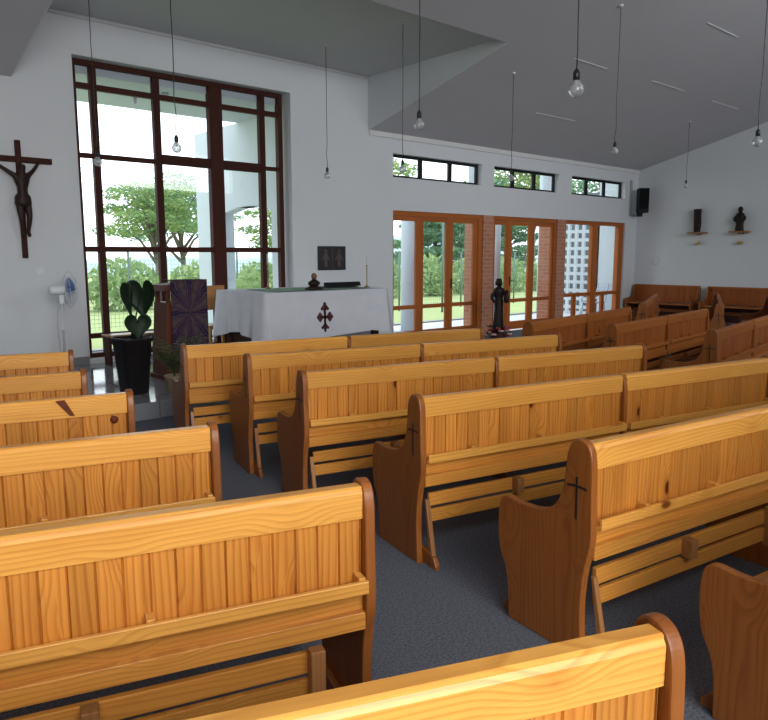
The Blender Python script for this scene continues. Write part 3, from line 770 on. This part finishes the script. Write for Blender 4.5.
def heart(mb, m, L, Wd):
    """a cupped heart-shaped leaf with rounded lobes, stalk at the origin, tip along -z"""
    vs = []; fs = []; NR = 6; N_ = 40
    for r_ in range(NR + 1):
        q = r_ / NR
        for k in range(N_):
            t = 2 * pi * k / N_; x = 16 * sin(t) ** 3 / 16; z = (13 * cos(t) - 5 * cos(2 * t) - 2 * cos(3 * t) - cos(4 * t)) / 17
            x, z = x * q, .25 + (z - .25) * q
            vs.append(m @ Vector((x * Wd, -.16 * L * (q * q) * abs(x) - .05 * L * (z - .3) ** 2, (z - .30) * L * .56)))
    for r_ in range(NR):
        for k in range(N_): fs.append((r_ * N_ + k, r_ * N_ + (k + 1) % N_, (r_ + 1) * N_ + (k + 1) % N_, (r_ + 1) * N_ + k))
    mb.add(vs, fs, True)
for k, (px, py, pz_, L, Wd, rz, tilt) in enumerate([(-.02, -.07, 1.11, .42, .135, -1.7, .06), (.15, .00, 1.12, .48, .175, -.95, .10), (.02, -.10, .80, .31, .14, -.35, .12)]):
    b = MB(); b.tube([(0, 0, .55), (px * .4, py * .4, .55 + (pz_ - .55) * .5), (px, py + .02, pz_ - .02)], [.009, .008, .006], 7); st = b.build('stem', M['leaf'], pl)
    b = MB(); heart(b, rot(rz, tilt, 0, (px, py, pz_)), L, Wd); lf = b.build('leaf', M['leaf'], st)
    so = lf.modifiers.new('thick', 'SOLIDIFY'); so.thickness = .004
pp = empty('potted_palm', (3.35, 7.28, ZDA), 0, 'feathery palm in a tan pot before the lectern', 'potted plant')
b = MB(); b.lathe([(.075, 0), (.08, .01), (.105, .16), (.112, .165), (.112, .185), (.098, .185), (.094, .15)], 24); b.build('pot', plain('tan_clay_pot', (.30, .24, .13), .7, noise=.3, scale=30), pp)
b = MB(); b.lathe([(.001, .155), (.096, .155)], 24); b.build('soil', M['soil'], pp)
random.seed(11)
for k in range(13):
    an = 2 * pi * k / 13 + random.uniform(-.2, .2); ln = random.uniform(.45, .78) * (.62 if cos(an) < -.3 else 1); droop = random.uniform(.25, .75)
    pts = []
    for i in range(11):
        q = i / 10; rad = ln * (.12 * q + .55 * q * q) * (.6 + .5 * droop); z = .15 + ln * (q * 1.15 - droop * .85 * q * q)
        pts.append(Vector((cos(an) * rad, sin(an) * rad, z)))
    b = MB(); b.tube(pts, [.005 - .0035 * i / 10 for i in range(11)], 5)
    for i in range(2, 11):
        p = pts[i]; d = (pts[min(10, i + 1)] - pts[i - 1]).normalized(); sd = d.cross(Vector((0, 0, 1))).normalized()
        for s in (-1, 1):
            tip = p + (sd * s * .8 + d * .7 + Vector((0, 0, -.35))).normalized() * (.14 * (1 - abs(i / 10 - .5)))
            w = d * .008
            b.add([p - w, p + w, (p + tip) / 2 + w * 1.2, tip, (p + tip) / 2 - w * 1.2], [(0, 1, 2, 3, 4)])
    b.build('frond', M['palm'], pp)

# ------------------------------------------------------------------ small furniture on the dais
bn = empty('low_bench', (3.52, 9.62, ZDA), 0, 'low wooden side table in front of the tall window', 'side table')
b = MB(); b.box(-.02, .74, -.02, .24, .385, .41, .004); b.build('top', M['chairwood'], bn)
for x in (0, .69):
    b = MB(); b.box(x, x + .03, 0, .22, 0, .385, .003); b.build('side_panel', M['meranti'], bn)
b = MB(); b.box(.03, .69, .10, .12, .27, .385, .003); b.build('apron', M['meranti'], bn)
ch = empty('presider_chair', (5.17, 9.86, ZDA), 0, 'plain wooden chair back behind the left end of the altar', 'chair')
for x in (-.22, .18):
    b = MB(); b.box(x, x + .04, .0, .04, 0, 1.0, .004); b.build('leg', M['chairwood'], ch)
    b = MB(); b.box(x, x + .04, -.36, -.32, 0, .45, .004); b.build('leg', M['chairwood'], ch)
b = MB(); b.box(-.22, .22, -.37, .04, .43, .46, .005); b.build('seat', M['chairwood'], ch)
b = MB(); b.box(-.24, .24, .005, .035, .66, 1.03, .006); b.build('backrest', M['chairwood'], ch)

# pedestal fan
fn = empty('pedestal_fan', (2.83, 9.28, ZDA), 0, 'white pedestal fan with blue blades against the wall by the tall window', 'fan')
MB().lathe([(.17, 0), (.17, .02), (.05, .045), (.03, .07)], 24).build('base', M['plastic_w'], fn)
MB().lathe([(.013, .06), (.013, .55), (.018, .55), (.018, .60), (.010, .60), (.010, .94)], 12).build('pole', M['plastic_w'], fn)
b = MB(); b.box(-.03, .03, -.035, .035, .88, 1.0, .012); b.build('neck', M['plastic_w'], fn)
R90 = Matrix.Rotation(pi / 2, 4, 'Y')
def spun(prof, n, off):
    m = MB().lathe(prof, n); m.v = [tuple(Matrix.Translation(off) @ R90 @ Vector(p)) for p in m.v]; return m
zc_f = 1.06
spun([(.001, -.14), (.045, -.135), (.06, -.10), (.062, .02), (.05, .045), (.001, .05)], 20, (0, 0, zc_f)).build('motor', M['plastic_w'], fn)
b = MB(); N = 44
for k in range(N):
    t = 2 * pi * k / N; pts = []
    for i in range(13):
        q = i / 12; r_ = .035 + .185 * sin(pi * min(q, 1 - q)) if False else .03 + .19 * (1 - abs(2 * q - 1) ** 2.4); x = .045 + q * .125
        pts.append((x, r_ * cos(t), zc_f + r_ * sin(t)))
    b.tube(pts, .0013, 3, False)
for r_, x in ((.22, .107), (.17, .062), (.17, .152), (.03, .045), (.03, .17)):
    b.tube([(x, r_ * cos(2 * pi * i / 40), zc_f + r_ * sin(2 * pi * i / 40)) for i in range(41)], .003 if r_ > .2 else .002, 5, False)
b.build('guard_cage', M['plastic_w'], fn)
b = MB()
for k in range(3):
    t = 2 * pi * k / 3 + .5; vs = []
    for i in range(7):
        r_ = .03 + .155 * i / 6
        for j in range(5):
            a_ = t + (j / 4 - .5) * (.9 + .25 * sin(pi * i / 6)); vs.append((.105 + (j / 4 - .5) * .05, r_ * cos(a_), zc_f + r_ * sin(a_)))
    b.add(vs, [(i * 5 + j, i * 5 + j + 1, (i + 1) * 5 + j + 1, (i + 1) * 5 + j) for i in range(6) for j in range(4)], True)
b.add(*[(lambda m: (m.v, m.f))(spun([(.001, -.03), (.035, -.03), (.03, .03), (.001, .035)], 16, (.105, 0, zc_f)))][0], True)
bl = b.build('fan_blade', plain('blue_blades', (.10, .22, .55), .35), fn); bl.modifiers.new('thick', 'SOLIDIFY').thickness = .003
MB().tube([(.02, 0, .93), (-.06, -.02, .80), (-.07, -.02, .55), (-.05, -.01, .3), (-.02, .02, .05)], .004, 6).build('cable', M['cable'], fn)

# ------------------------------------------------------------------ crucifix
cr = empty('hanging_crucifix', (2.625, YW - .002, 1.63), 0, 'dark wooden crucifix with a carved body hanging on the white wall', 'crucifix')
b = MB(); b.box(-.032, .032, -.045, 0, 0, 1.46, .004); b.build('upright', M['meranti'], cr)
b = MB(); b.box(-.40, .395, -.047, -.004, 1.19, 1.262, .004); b.build('crossbeam', M['meranti'], cr)
def skin_figure(name, verts, edges, radii, mat, parent, loc=(0, 0, 0), sub=2):
    me = bpy.data.meshes.new(name); me.from_pydata(verts, edges, []); me.materials.append(mat)
    o = link(name, me, parent, loc); o.modifiers.new('skin', 'SKIN')
    ly_ = me.skin_vertices[0].data
    for i, r_ in enumerate(radii): ly_[i].radius = r_ if isinstance(r_, tuple) else (r_, r_); ly_[i].use_root = (i == 0)
    s_ = o.modifiers.new('sub', 'SUBSURF'); s_.levels = sub; s_.render_levels = sub
    try: o.modifiers['skin'].use_smooth_shade = True
    except Exception: pass
    return o
V = [(0, -.10, .76), (.005, -.105, .90), (0, -.10, 1.03), (0, -.11, 1.10), (.01, -.125, 1.165), (.015, -.135, 1.20),
     (-.075, -.10, 1.05), (-.19, -.085, 1.13), (-.335, -.06, 1.235), (-.365, -.055, 1.245),
     (.075, -.10, 1.05), (.15, -.085, 1.13), (.225, -.06, 1.235), (.25, -.055, 1.245),
     (-.045, -.10, .70), (-.04, -.135, .52), (-.025, -.10, .33), (-.02, -.13, .28),
     (.05, -.10, .70), (.055, -.135, .52), (.035, -.10, .33), (.045, -.13, .28)]
V = [(x, y, z * .97) for x, y, z in V]
E_ = [(0, 1), (1, 2), (2, 3), (3, 4), (4, 5), (2, 6), (6, 7), (7, 8), (8, 9), (2, 10), (10, 11), (11, 12), (12, 13), (0, 14), (14, 15), (15, 16), (16, 17), (0, 18), (18, 19), (19, 20), (20, 21)]
Rr = [(.075, .055), (.07, .05), (.09, .055), .032, .048, .035, .034, .025, .018, .022, .034, .025, .018, .022, .052, .036, .022, .026, .052, .036, .022, .026]
skin_figure('carved_body', V, E_, Rr, M['corpus'], cr)
b = MB(); b.lathe([(.082, .64), (.10, .68), (.095, .75), (.08, .79)], 18, (0, -.10, 0), 1, .75); b.build('loincloth', M['corpus'], cr)

# picture plaque on the wall
pc = empty('picture_plaque', (7.54, YW - .001, 1.41), 0, 'dark two-panel plaque with pale outlined figures on the wall above the altar', 'picture')
b = MB(); b.box(-.295, .295, -.03, 0, 0, .41, .004); b.build('board', plain('plaque_black', (.016, .013, .014), .5), pc)
pm = plain('plaque_relief', (.085, .06, .06), .5, noise=.4, scale=60)
for sx in (-.145, .145):
    b = MB(); b.ball((sx, -.034, .325), .030, 1, .4, 1.1); b.prism([(sx - .05, .20), (sx - .035, .29), (sx + .035, .29), (sx + .05, .20), (sx + .03, .19), (sx + .035, .06), (sx - .035, .06), (sx - .03, .19)], -.036, -.028, 'y', .002)
    b.prism([(sx - .09, .18), (sx - .04, .26), (sx - .03, .24), (sx - .075, .16)], -.036, -.028, 'y'); b.prism([(sx + .09, .18), (sx + .04, .26), (sx + .03, .24), (sx + .075, .16)], -.036, -.028, 'y')
    b.build('relief', pm, pc)
b = MB(); b.box(-.006, .006, -.034, -.028, .02, .39); b.build('divider', pm, pc)
# wall outlet
ot = empty('wall_outlet', (2.79, YW, 1.42), 0, 'small white switch plate on the wall below the crucifix', 'switch')
b = MB(); b.box(-.045, .045, -.012, 0, 0, .085, .004); b.build('plate', M['plastic_w'], ot)
b = MB(); b.box(-.016, .016, -.018, -.010, .025, .06, .003); b.build('rocker', M['plastic_w'], ot)

# ------------------------------------------------------------------ dark statue by the doors
st = empty('dark_statue', (11.20, 9.22, 0), radians(-20), 'tall black robed statue standing among red flowers before the orange doors', 'statue')
MB().lathe([(.16, 0), (.16, .03), (.13, .05), (.13, .18), (.15, .20), (.15, .215)], 20).build('plinth', M['darkwood'], st)
b = MB()
b.lathe([(.120, .21), (.122, .24), (.105, .40), (.095, .60), (.100, .72), (.085, .80), (.112, .88), (.125, .95), (.12, 1.0), (.05, 1.03), (.04, 1.05)], 20, (0, 0, 0), 1, .72)
b.build('robe', M['bronze'], st)
b = MB(); b.ball((0, -.01, 1.115), .062, .92, 1, 1.2); b.lathe([(.012, 0), (.004, .025)], 8, (0, -.075, 1.10)); b.build('head', M['bronze'], st)
b = MB(); b.lathe([(.068, 1.06), (.075, 1.12), (.06, 1.19), (.02, 1.205), (.001, 1.207)], 16, (0, .014, 0), .95, 1); b.build('hair', M['bronze'], st)
V = [(.0, 0, .92), (-.14, -.01, .93), (-.175, -.02, .80), (-.12, -.10, .72), (-.07, -.14, .74)]
skin_figure('arm', V[1:], [(0, 1), (1, 2), (2, 3)], [.05, .04, .03, .028], M['bronze'], st, sub=1)
V = [(.14, -.01, .93), (.18, -.03, .80), (.14, -.12, .74), (.06, -.15, .74)]
skin_figure('arm', V, [(0, 1), (1, 2), (2, 3)], [.05, .04, .03, .028], M['bronze'], st, sub=1)
b = MB(); b.lathe([(.04, .72), (.055, .78), (.05, .86), (.03, .90), (.02, .91)], 12, (.10, -.13, 0)); b.ball((.10, -.135, .94), .038, 1, 1, 1.1); b.build('child', M['bronze'], st)
random.seed(5)
for k in range(24):
    t = 2 * pi * k / 24; r_ = random.uniform(.15, .27); b = MB(); c = (r_ * cos(t), r_ * sin(t), random.uniform(.05, .22))
    if k % 3:
        for q in range(6):
            a_ = q * pi / 3 + k; b.ball((c[0] + .032 * cos(a_), c[1] + .032 * sin(a_), c[2]), .03, 1, 1, .7, 8)
        b.build('flower', M['flower'] if k % 3 == 1 else plain('pale_flower', (.60, .38, .32), .7), st)
    else:
        for q in range(7):
            a_ = q * .9 + k; d = Vector((cos(a_), sin(a_), .5)); p = Vector(c); s_ = d.cross(Vector((0, 0, 1))).normalized() * .022
            b.add([p, p + d * .06 + s_, p + d * .13, p + d * .06 - s_], [(0, 1, 2, 3)])
        b.build('foliage', M['leaf'], st)

# ------------------------------------------------------------------ right wall: shelves, carvings, speaker
def wshelf(y, label):
    s = empty('wall_shelf', (XR, y, 2.19), pi / 2, label, 'shelf', 'little shelves on the side wall')
    b = MB(); b.box(-.22, .22, .0, .20, 0, .035, .004); b.build('board', M['post'], s)
    b = MB(); b.prism([(0, -.035), (.02, -.035), (.12, 0), (0, 0)], -.06, .06, 'x', .003); b.build('bracket', M['post'], s)
    return s
wshelf(8.25, 'small dark wall shelf holding the flat dark block, beside the speaker side')
wshelf(7.24, 'small dark wall shelf holding the round-headed carved figure')
k1 = empty('carved_block', (XR - .10, 8.26, 2.225), pi / 2, 'tall flat dark carving standing on the wall shelf nearer the corner', 'carving')
b = MB(); b.prism([(-.055, 0), (-.075, .22), (-.06, .40), (-.065, .56), (.085, .56), (.075, .3), (.06, 0)], -.06, .06, 'y', .008); b.build('block', M['bronze'], k1)
b = MB(); b.prism([(-.03, .15), (.04, .15), (.035, .42), (-.025, .42)], .055, .068, 'y', .004); b.build('relief', M['corpus'], k1)
k2 = empty('carved_figure', (XR - .10, 7.25, 2.225), pi / 2, 'dark carved standing figure with a round head on the other wall shelf', 'carving')
b = MB(); b.lathe([(.095, 0), (.10, .03), (.085, .15), (.10, .28), (.112, .34), (.09, .40), (.045, .43), (.035, .45)], 18, (0, 0, 0), 1, .65); b.build('body', M['bronze'], k2)
b = MB(); b.ball((0, 0, .505), .06, .95, .95, 1.15); b.build('head', M['bronze'], k2)
for s_ in (-1, 1): skin_figure('arm', [(s_ * .10, 0, .36), (s_ * .125, .03, .26), (s_ * .06, .075, .22)], [(0, 1), (1, 2)], [.032, .028, .024], M['bronze'], k2, sub=1)
def sconce(y, label):
    s = empty('wall_sconce', (XR, y, 1.95), pi / 2, label, 'wall light')
    MB().lathe([(.001, -.035), (.04, -.03), (.065, 0), (.07, .03), (.062, .03), (.04, .0)], 18, (0, .06, 0)).build('bowl', M['gold'], s)
    b = MB(); b.box(-.03, .03, 0, .03, -.03, .05, .004); b.build('back_plate', M['gold'], s)
sconce(8.25, 'small pale gold cup on the wall below the flat dark carving')
sconce(7.24, 'small pale gold cup on the wall below the round-headed figure')
sp_ = empty('mounted_loudspeaker', (17.33, 9.62, 2.74), radians(-38), 'black loudspeaker on a bracket high in the corner above the wall bench', 'speaker')
b = MB(); b.prism([(-.13, -.12), (.13, -.12), (.10, .13), (-.10, .13)], 0, .62, 'z', .01); b.build('cabinet', M['plastic_b'], sp_)
b = MB(); b.box(-.115, .115, -.128, -.118, .10, .60, .003); b.build('grille', plain('speaker_grille', (.008, .008, .009), .9, .1, noise=.5, scale=250), sp_)
b = MB(); b.tube([(0, .10, .05), (.0, .16, -.03), (.04, .30, -.05)], .022, 8); b.box(-.09, .02, -.02, .10, -.09, -.0, .008); b.build('bracket', M['plastic_b'], sp_)
jb = empty('cable_conduit', (17.30, YW, 2.68), 0, 'white angled cable duct running up the wall beside the speaker', 'cable duct')
b = MB(); b.box(-.04, .04, -.035, 0, 0, .9, .004); b.box(.0, .34, -.035, 0, -.01, .05, .004); b.build('duct', M['cable'], jb)
vr = empty('round_wall_plate', (XR, 9.35, 1.52), pi / 2, 'faint round white cover plate on the side wall above the corner bench', 'cover plate')
MB().lathe([(.001, .0)], 4) if False else None
m_ = MB().lathe([(.11, 0), (.11, .008), (.10, .012), (.001, .012)], 28); m_.v = [tuple(Matrix.Rotation(-pi / 2, 4, 'X') @ Vector(p)) for p in m_.v]; m_.build('plate', M['wall'], vr)

# ------------------------------------------------------------------ pendant bulbs
def bulb_prof(r):
    out = [(1e-4, -r)]
    for i in range(1, 11):
        a_ = -pi / 2 + i * (pi * .80) / 10; out.append((r * cos(a_), r * sin(a_)))
    out += [(.026, r * .98), (.0185, r * 1.10), (.0165, r * 1.25)]
    return out
def pendant(x, y, z, top, label, r=.05):
    p = empty('pendant_light', (x, y, z), 0, label, 'pendant light', 'bare bulbs hanging from the ceiling')
    MB().lathe(bulb_prof(r), 20).build('bulb', M['bulb'], p)
    MB().lathe([(.001, .30 * r), (.011, .32 * r), (.013, .7 * r), (.008, 1.4 * r)], 10).build('filament_stem', M['plastic_w'], p)
    MB().lathe([(.018, r * 1.16), (.022, r * 1.2), (.022, r * 1.2 + .045), (.014, r * 1.2 + .06), (.006, r * 1.2 + .07)], 14).build('socket', M['socket'], p)
    Lc = top - z; z1 = r * 1.2 + .065; rn = random.Random(int(x * 100)); pts = [(0, 0, z1)]
    for i in range(1, 9):
        q = i / 8; kx = .010 * sin(i * 2.3 + x) * (1 - q); pts.append((kx, .008 * cos(i * 1.7 + y) * (1 - q), z1 + (Lc - z1) * q ** 1.6))
    MB().tube(pts, .0045, 6).build('cord', M['socket'], p)
    MB().lathe([(.032, Lc - .022), (.032, Lc + .02)], 14).build('ceiling_rose', M['trimw'], p)
BUL = [(3.16, 8.68, 2.75, ZD, 'bare bulb hanging before the first mullion of the tall window'),
       (3.40, 7.10, 2.76, ZD, 'bare bulb hanging before the upper middle of the tall window'),
       (6.69, 8.90, 2.86, ZD, 'bare bulb hanging before the blank wall right of the tall window'),
       (6.86, 7.40, 2.84, ZD, 'bare bulb hanging before the first high strip window'),
       (4.73, 4.88, 2.85, zc(4.88), 'bare bulb on a kinked cord below the dormer step'),
       (9.285, 7.449, 2.89, zc(7.449), 'bare bulb hanging before the second high strip window'),
       (4.03, 2.73, 2.70, zc(2.73), 'largest bare bulb, hanging against the grey slope near the top of the picture'),
       (9.145, 5.53, 3.09, zc(5.53), 'bare bulb on a long cord above the third high strip window'),
       (7.80, 3.10, 2.80, zc(3.10), 'bare bulb by the right edge of the picture'),
       (15.30, 7.496, 3.14, zc(7.496), 'bare bulb hanging before the side wall above the flat dark carving')]
for i, a_ in enumerate(BUL): pendant(*a_)

# ------------------------------------------------------------------ outdoors
b = MB(); b.box(-30, 70, YW + TH, 80, -.5, -.16); struct(b.build('ground', M['lawn']))
b = MB(); b.box(2.0, 24, YW + .02, 12.75, -.15, -.03); struct(b.build('terrace', M['concrete']))
b = MB(); b.box(2.0, 24, 12.75, 12.95, -.2, -.0); struct(b.build('kerb', M['kerb']))
# porch over the tall window
PXS = 6.95
b = MB(); b.box(1.6, PXS + .3, YW + TH, 12.0, 4.08, 4.5); struct(b.build('roof_porch', M['whitewash']))
b = MB()
b.box(PXS, PXS + .25, YW + TH, 13.7, 2.55, 4.08); b.box(PXS, PXS + .25, 12.65, 13.7, -.1, 2.55); b.box(PXS, PXS + .25, YW + TH, 10.9, -.1, 2.55)
arc = [(10.9, 2.55)] + [(10.9 + 1.75 * i / 10, 2.46 + .10 * sin(pi * i / 10) * 1.0 - .0) for i in range(11)] + [(12.65, 2.55)]
b.prism(arc, PXS, PXS + .25, 'x')
struct(b.build('wall_porch', M['whitewash']))
for x, y in ((4.62, 11.0), (4.90, 10.55)):
    s = empty('hanging_porch_lamp', (x, y, 4.08), 0, 'small grey lamp fitting under the porch roof, ' + ('the one further from the glass' if y > 10.8 else 'the one close to the glass'), 'lamp')
    MB().lathe([(.05, -.03), (.06, 0)], 12).build('base', M['cable'], s); MB().lathe([(.02, -.12), (.03, -.03)], 10).build('body', M['cable'], s)
# round white column on the terrace
c = empty('terrace_column', (10.66, 11.25, -.03), 0, 'round white column on the terrace outside the first doors', 'column')
MB().lathe([(.20, 0), (.20, 3.2)], 28).build('shaft', M['whitewash'], c); b = MB(); b.box(-.26, .26, -.26, .26, 0, .06, .01); b.build('base', M['whitewash'], c)
c = empty('terrace_column', (13.38, 11.25, -.03), 0, 'round white column on the terrace outside the second doors', 'column')
MB().lathe([(.20, 0), (.20, 3.2)], 28).build('shaft', M['whitewash'], c); b = MB(); b.box(-.26, .26, -.26, .26, 0, .06, .01); b.build('base', M['whitewash'], c)
# end wall of the terrace: plain part and pierced block part
b = MB(); b.box(XR + .02, XR + .3, YW + TH, 11.10, -.1, 4.0); struct(b.build('wall_terrace', M['whitewash']))
b = MB(); y0, z0 = 11.05, -.095; st_ = .238; hole = .150
ny, nz = 6, 13
for j in range(ny + 1): b.box(XR + .02, XR + .09, y0 + j * st_, y0 + j * st_ + st_ - hole, z0, z0 + nz * st_ + st_ - hole)
for k in range(nz + 1): b.box(XR + .025, XR + .085, y0, y0 + ny * st_ + st_ - hole, z0 + k * st_, z0 + k * st_ + st_ - hole)
b.box(XR + .02, XR + .25, 12.70, 13.12, -.1, 4.0)
struct(b.build('wall_lattice', M['whitewash']))
b = MB(); b.box(XR + 1.2, XR + 1.4, 11.0, 13.3, -.1, 3.5); struct(b.build('wall_yard', plain('grey_yard_wall', (.13, .15, .155), .9)))
# plastic chair and table on the terrace
pcx = empty('garden_chair', (17.05, 10.75, -.03), radians(-110), 'white plastic garden chair on the terrace by the plain wall', 'chair')
b = MB(); b.box(-.22, .22, -.22, .22, .41, .44, .01); b.build('seat', M['plastic_shaded'], pcx)
b = MB()
tl = rot(0, radians(-14), 0, (0, .20, .44))
for k in range(5): b.box(-.19, .19, -.012, .012, .06 + k * .085, .115 + k * .085, .004, tl)
b.box(-.23, -.185, -.015, .015, 0, .50, .005, tl); b.box(.185, .23, -.015, .015, 0, .50, .005, tl); b.build('backrest', M['plastic_shaded'], pcx)
for sx in (-1, 1):
    for sy in (-1, 1): MB().tube([(sx * .19, sy * .19, .42), (sx * .23, sy * .25, 0)], [.022, .018], 8).build('leg', M['plastic_shaded'], pcx)
    MB().tube([(sx * .24, -.2, .42), (sx * .25, -.19, .62), (sx * .25, .20, .64)], .018, 8).build('armrest', M['plastic_shaded'], pcx)
ptx = empty('garden_table', (16.7, 11.75, -.03), 0, 'blue-grey plastic pedestal table on the terrace before the pierced wall', 'table')
bm_ = plain('blue_grey_plastic', (.22, .32, .46), .5)
MB().lathe([(.30, .56), (.31, .58), (.30, .60), (.001, .60)], 26).build('table_top', bm_, ptx); MB().lathe([(.20, 0), (.19, .03), (.05, .06), (.05, .56)], 20).build('pedestal', bm_, ptx)

# fence
fe = empty('mesh_fence', (0, 17.3, -.16), 0, 'thin green wire mesh fence on posts across the lawn', 'fence')
b = MB(); b.add([(-6, 0, .05), (44, 0, .05), (44, 0, 1.75), (-6, 0, 1.75)], [(0, 1, 2, 3)]); b.build('mesh_panel', M['weave'], fe)
for k in range(13):
    x = -2.1 + k * 3.0; MB().tube([(x, 0, 0), (x, 0, 1.95)], .03, 8).build('post', M['fencegreen'], fe)
gp = empty('gate_post', (16.6, 16.0, -.16), 0, 'tall thin dark green post on the lawn outside the first doors', 'post')
MB().tube([(0, 0, 0), (0, 0, 2.9)], .035, 8).build('shaft', M['fencegreen'], gp)

# vegetation
def leafcloud(mb, c, rad, n, size, rn, flat=1.0):
    for i in range(n):
        while True:
            p = Vector((rn.uniform(-1, 1), rn.uniform(-1, 1), rn.uniform(-1, 1)))
            if .25 < p.length < 1: break
        p = Vector((p.x * rad[0], p.y * rad[1], p.z * rad[2])) + Vector(c)
        d = Vector((rn.gauss(0, 1), rn.gauss(0, 1), rn.gauss(0, 1) * flat)).normalized(); e = d.cross(Vector((rn.gauss(0, 1), rn.gauss(0, 1), rn.gauss(0, 1)))).normalized()
        s = size * rn.uniform(.6, 1.4)
        mb.add([p - d * s, p + e * s * .45, p + d * s, p - e * s * .45], [(0, 1, 2, 3)])
def tree(name, loc, h, spread, seed, mat, label, layers, leaf=.13, n=420, group=None, q0=.48):
    rn = random.Random(seed); t = empty(name, loc, 0, label, 'tree', group)
    MB().tube([(0, 0, -.1), (.1, .05, h * .3), (-.05, .0, h * .55)], [h * .024, h * .02, h * .015], 10).build('trunk', M['bark'], t)
    cr_ = MB()
    for k in range(layers):
        q = k / max(1, layers - 1); an = k * 2.4 + seed; r_ = spread * rn.uniform(.35, .8) * (1 - .4 * q); zt_ = h * (q0 + (.96 - q0) * q)
        e = (cos(an) * r_, sin(an) * r_, zt_)
        MB().tube([(0, 0, h * (q0 * .55 + .25 * q)), (e[0] * .5, e[1] * .5, zt_ * .86), e], [h * .014, h * .01, h * .005], 7).build('branch', M['bark'], t)
        leafcloud(cr_, e, (spread * .50, spread * .50, h * .055), n, leaf, rn, .4)
    cr_.build('crown', mat, t); return t
def hedge_bush(loc, rx, ry, rz_, seed, label, n=900):
    rn = random.Random(seed); t = empty('hedge_bush', loc, 0, label, 'bush', 'bushes along the fence'); b = MB()
    leafcloud(b, (0, 0, rz_ * .8), (rx, ry, rz_), n, .15, rn); b.build('foliage', M['hedge'], t)
    MB().tube([(0, 0, -.1), (.05, 0, rz_)], [.06, .03], 7).build('stem', M['bark'], t)
tree('acacia_tree', (12.3, 28.0, -.2), 4.75, 2.5, 3, M['tree_a'], 'flat-topped tree with yellow-green layers outside the tall window', 11, .085, 560, q0=.60)
tree('acacia_tree', (15.6, 32.5, -.2), 5.6, 2.8, 9, M['tree_b'], 'darker spreading tree seen through the middle of the tall window', 12, .085, 560, q0=.5)
tree('acacia_tree', (18.6, 28.5, -.2), 4.2, 2.2, 14, M['tree_a'], 'spreading tree seen through the porch opening', 8, .09, 400, q0=.55)
tree('acacia_tree', (29.6, 28.8, -.2), 4.5, 3.3, 21, M['tree_b'], 'dense round tree outside the first doors', 18, .12, 700, q0=.2)
tree('acacia_tree', (38.0, 31.5, -.2), 6.8, 3.6, 33, M['tree_b'], 'tall dense tree outside the second doors', 20, .14, 700, q0=.15)
tree('acacia_tree', (21.5, 26.8, -.2), 7.6, 3.0, 41, M['tree_a'], 'yellow-green tree high outside the first strip window', 9, .12, 420, q0=.74)
tree('acacia_tree', (34.4, 25.9, -.2), 7.6, 2.6, 47, M['tree_a'], 'yellow-green tree high outside the second strip window', 9, .12, 420, q0=.68)
tree('acacia_tree', (44.5, 27.5, -.2), 9.0, 3.2, 55, M['tree_b'], 'tall tree outside the third strip window', 12, .14, 520, q0=.3)
rn = random.Random(77)
names = 'pale rounded bush at the foot of the hill|pale low bush left of the fence post|broad pale bush right of the fence post|pale bush below the flat-topped tree|pale bush under the darker tree|bush by the porch wall|bush seen past the white column|tall bush outside the first doors|bush behind the tall green post|bush between the two sets of doors|bush outside the second doors|bush next to the brick pier|bush at the end of the terrace'.split('|')
for k, nm in enumerate(names):
    x = 6.5 + k * 2.75; hedge_bush((x, 24.0 + rn.uniform(-.3, .3) - .12 * k, -.2), 1.30, 1.0, rn.uniform(.80, 1.05), 100 + k, nm + ' by the mesh fence')
ln = empty('leafy_shrub', (8.35, 14.1, -.1), 0, 'bright green shrub outside the tall window just above the altar cloth', 'bush'); b = MB()
leafcloud(b, (0, 0, .8), (.42, .42, .62), 420, .09, random.Random(3)); b.build('foliage', M['hedge'], ln); MB().tube([(0, 0, 0), (0, 0, .9)], .02, 6).build('stem', M['bark'], ln)
b = MB(); vs = []; fs = []; NX = 60
for i in range(NX + 1):
    x = -20 + i * 2.4; hh = 2.3 + 1.3 * sin(i * .21) + .5 * sin(i * .9)
    vs += [(x, 68, -1), (x, 70, hh), (x, 76, hh * 1.1)]
for i in range(NX):
    for j in range(2): fs.append((i * 3 + j, (i + 1) * 3 + j, (i + 1) * 3 + j + 1, i * 3 + j + 1))
b.add(vs, fs, True); struct(b.build('hills', M['hill']))
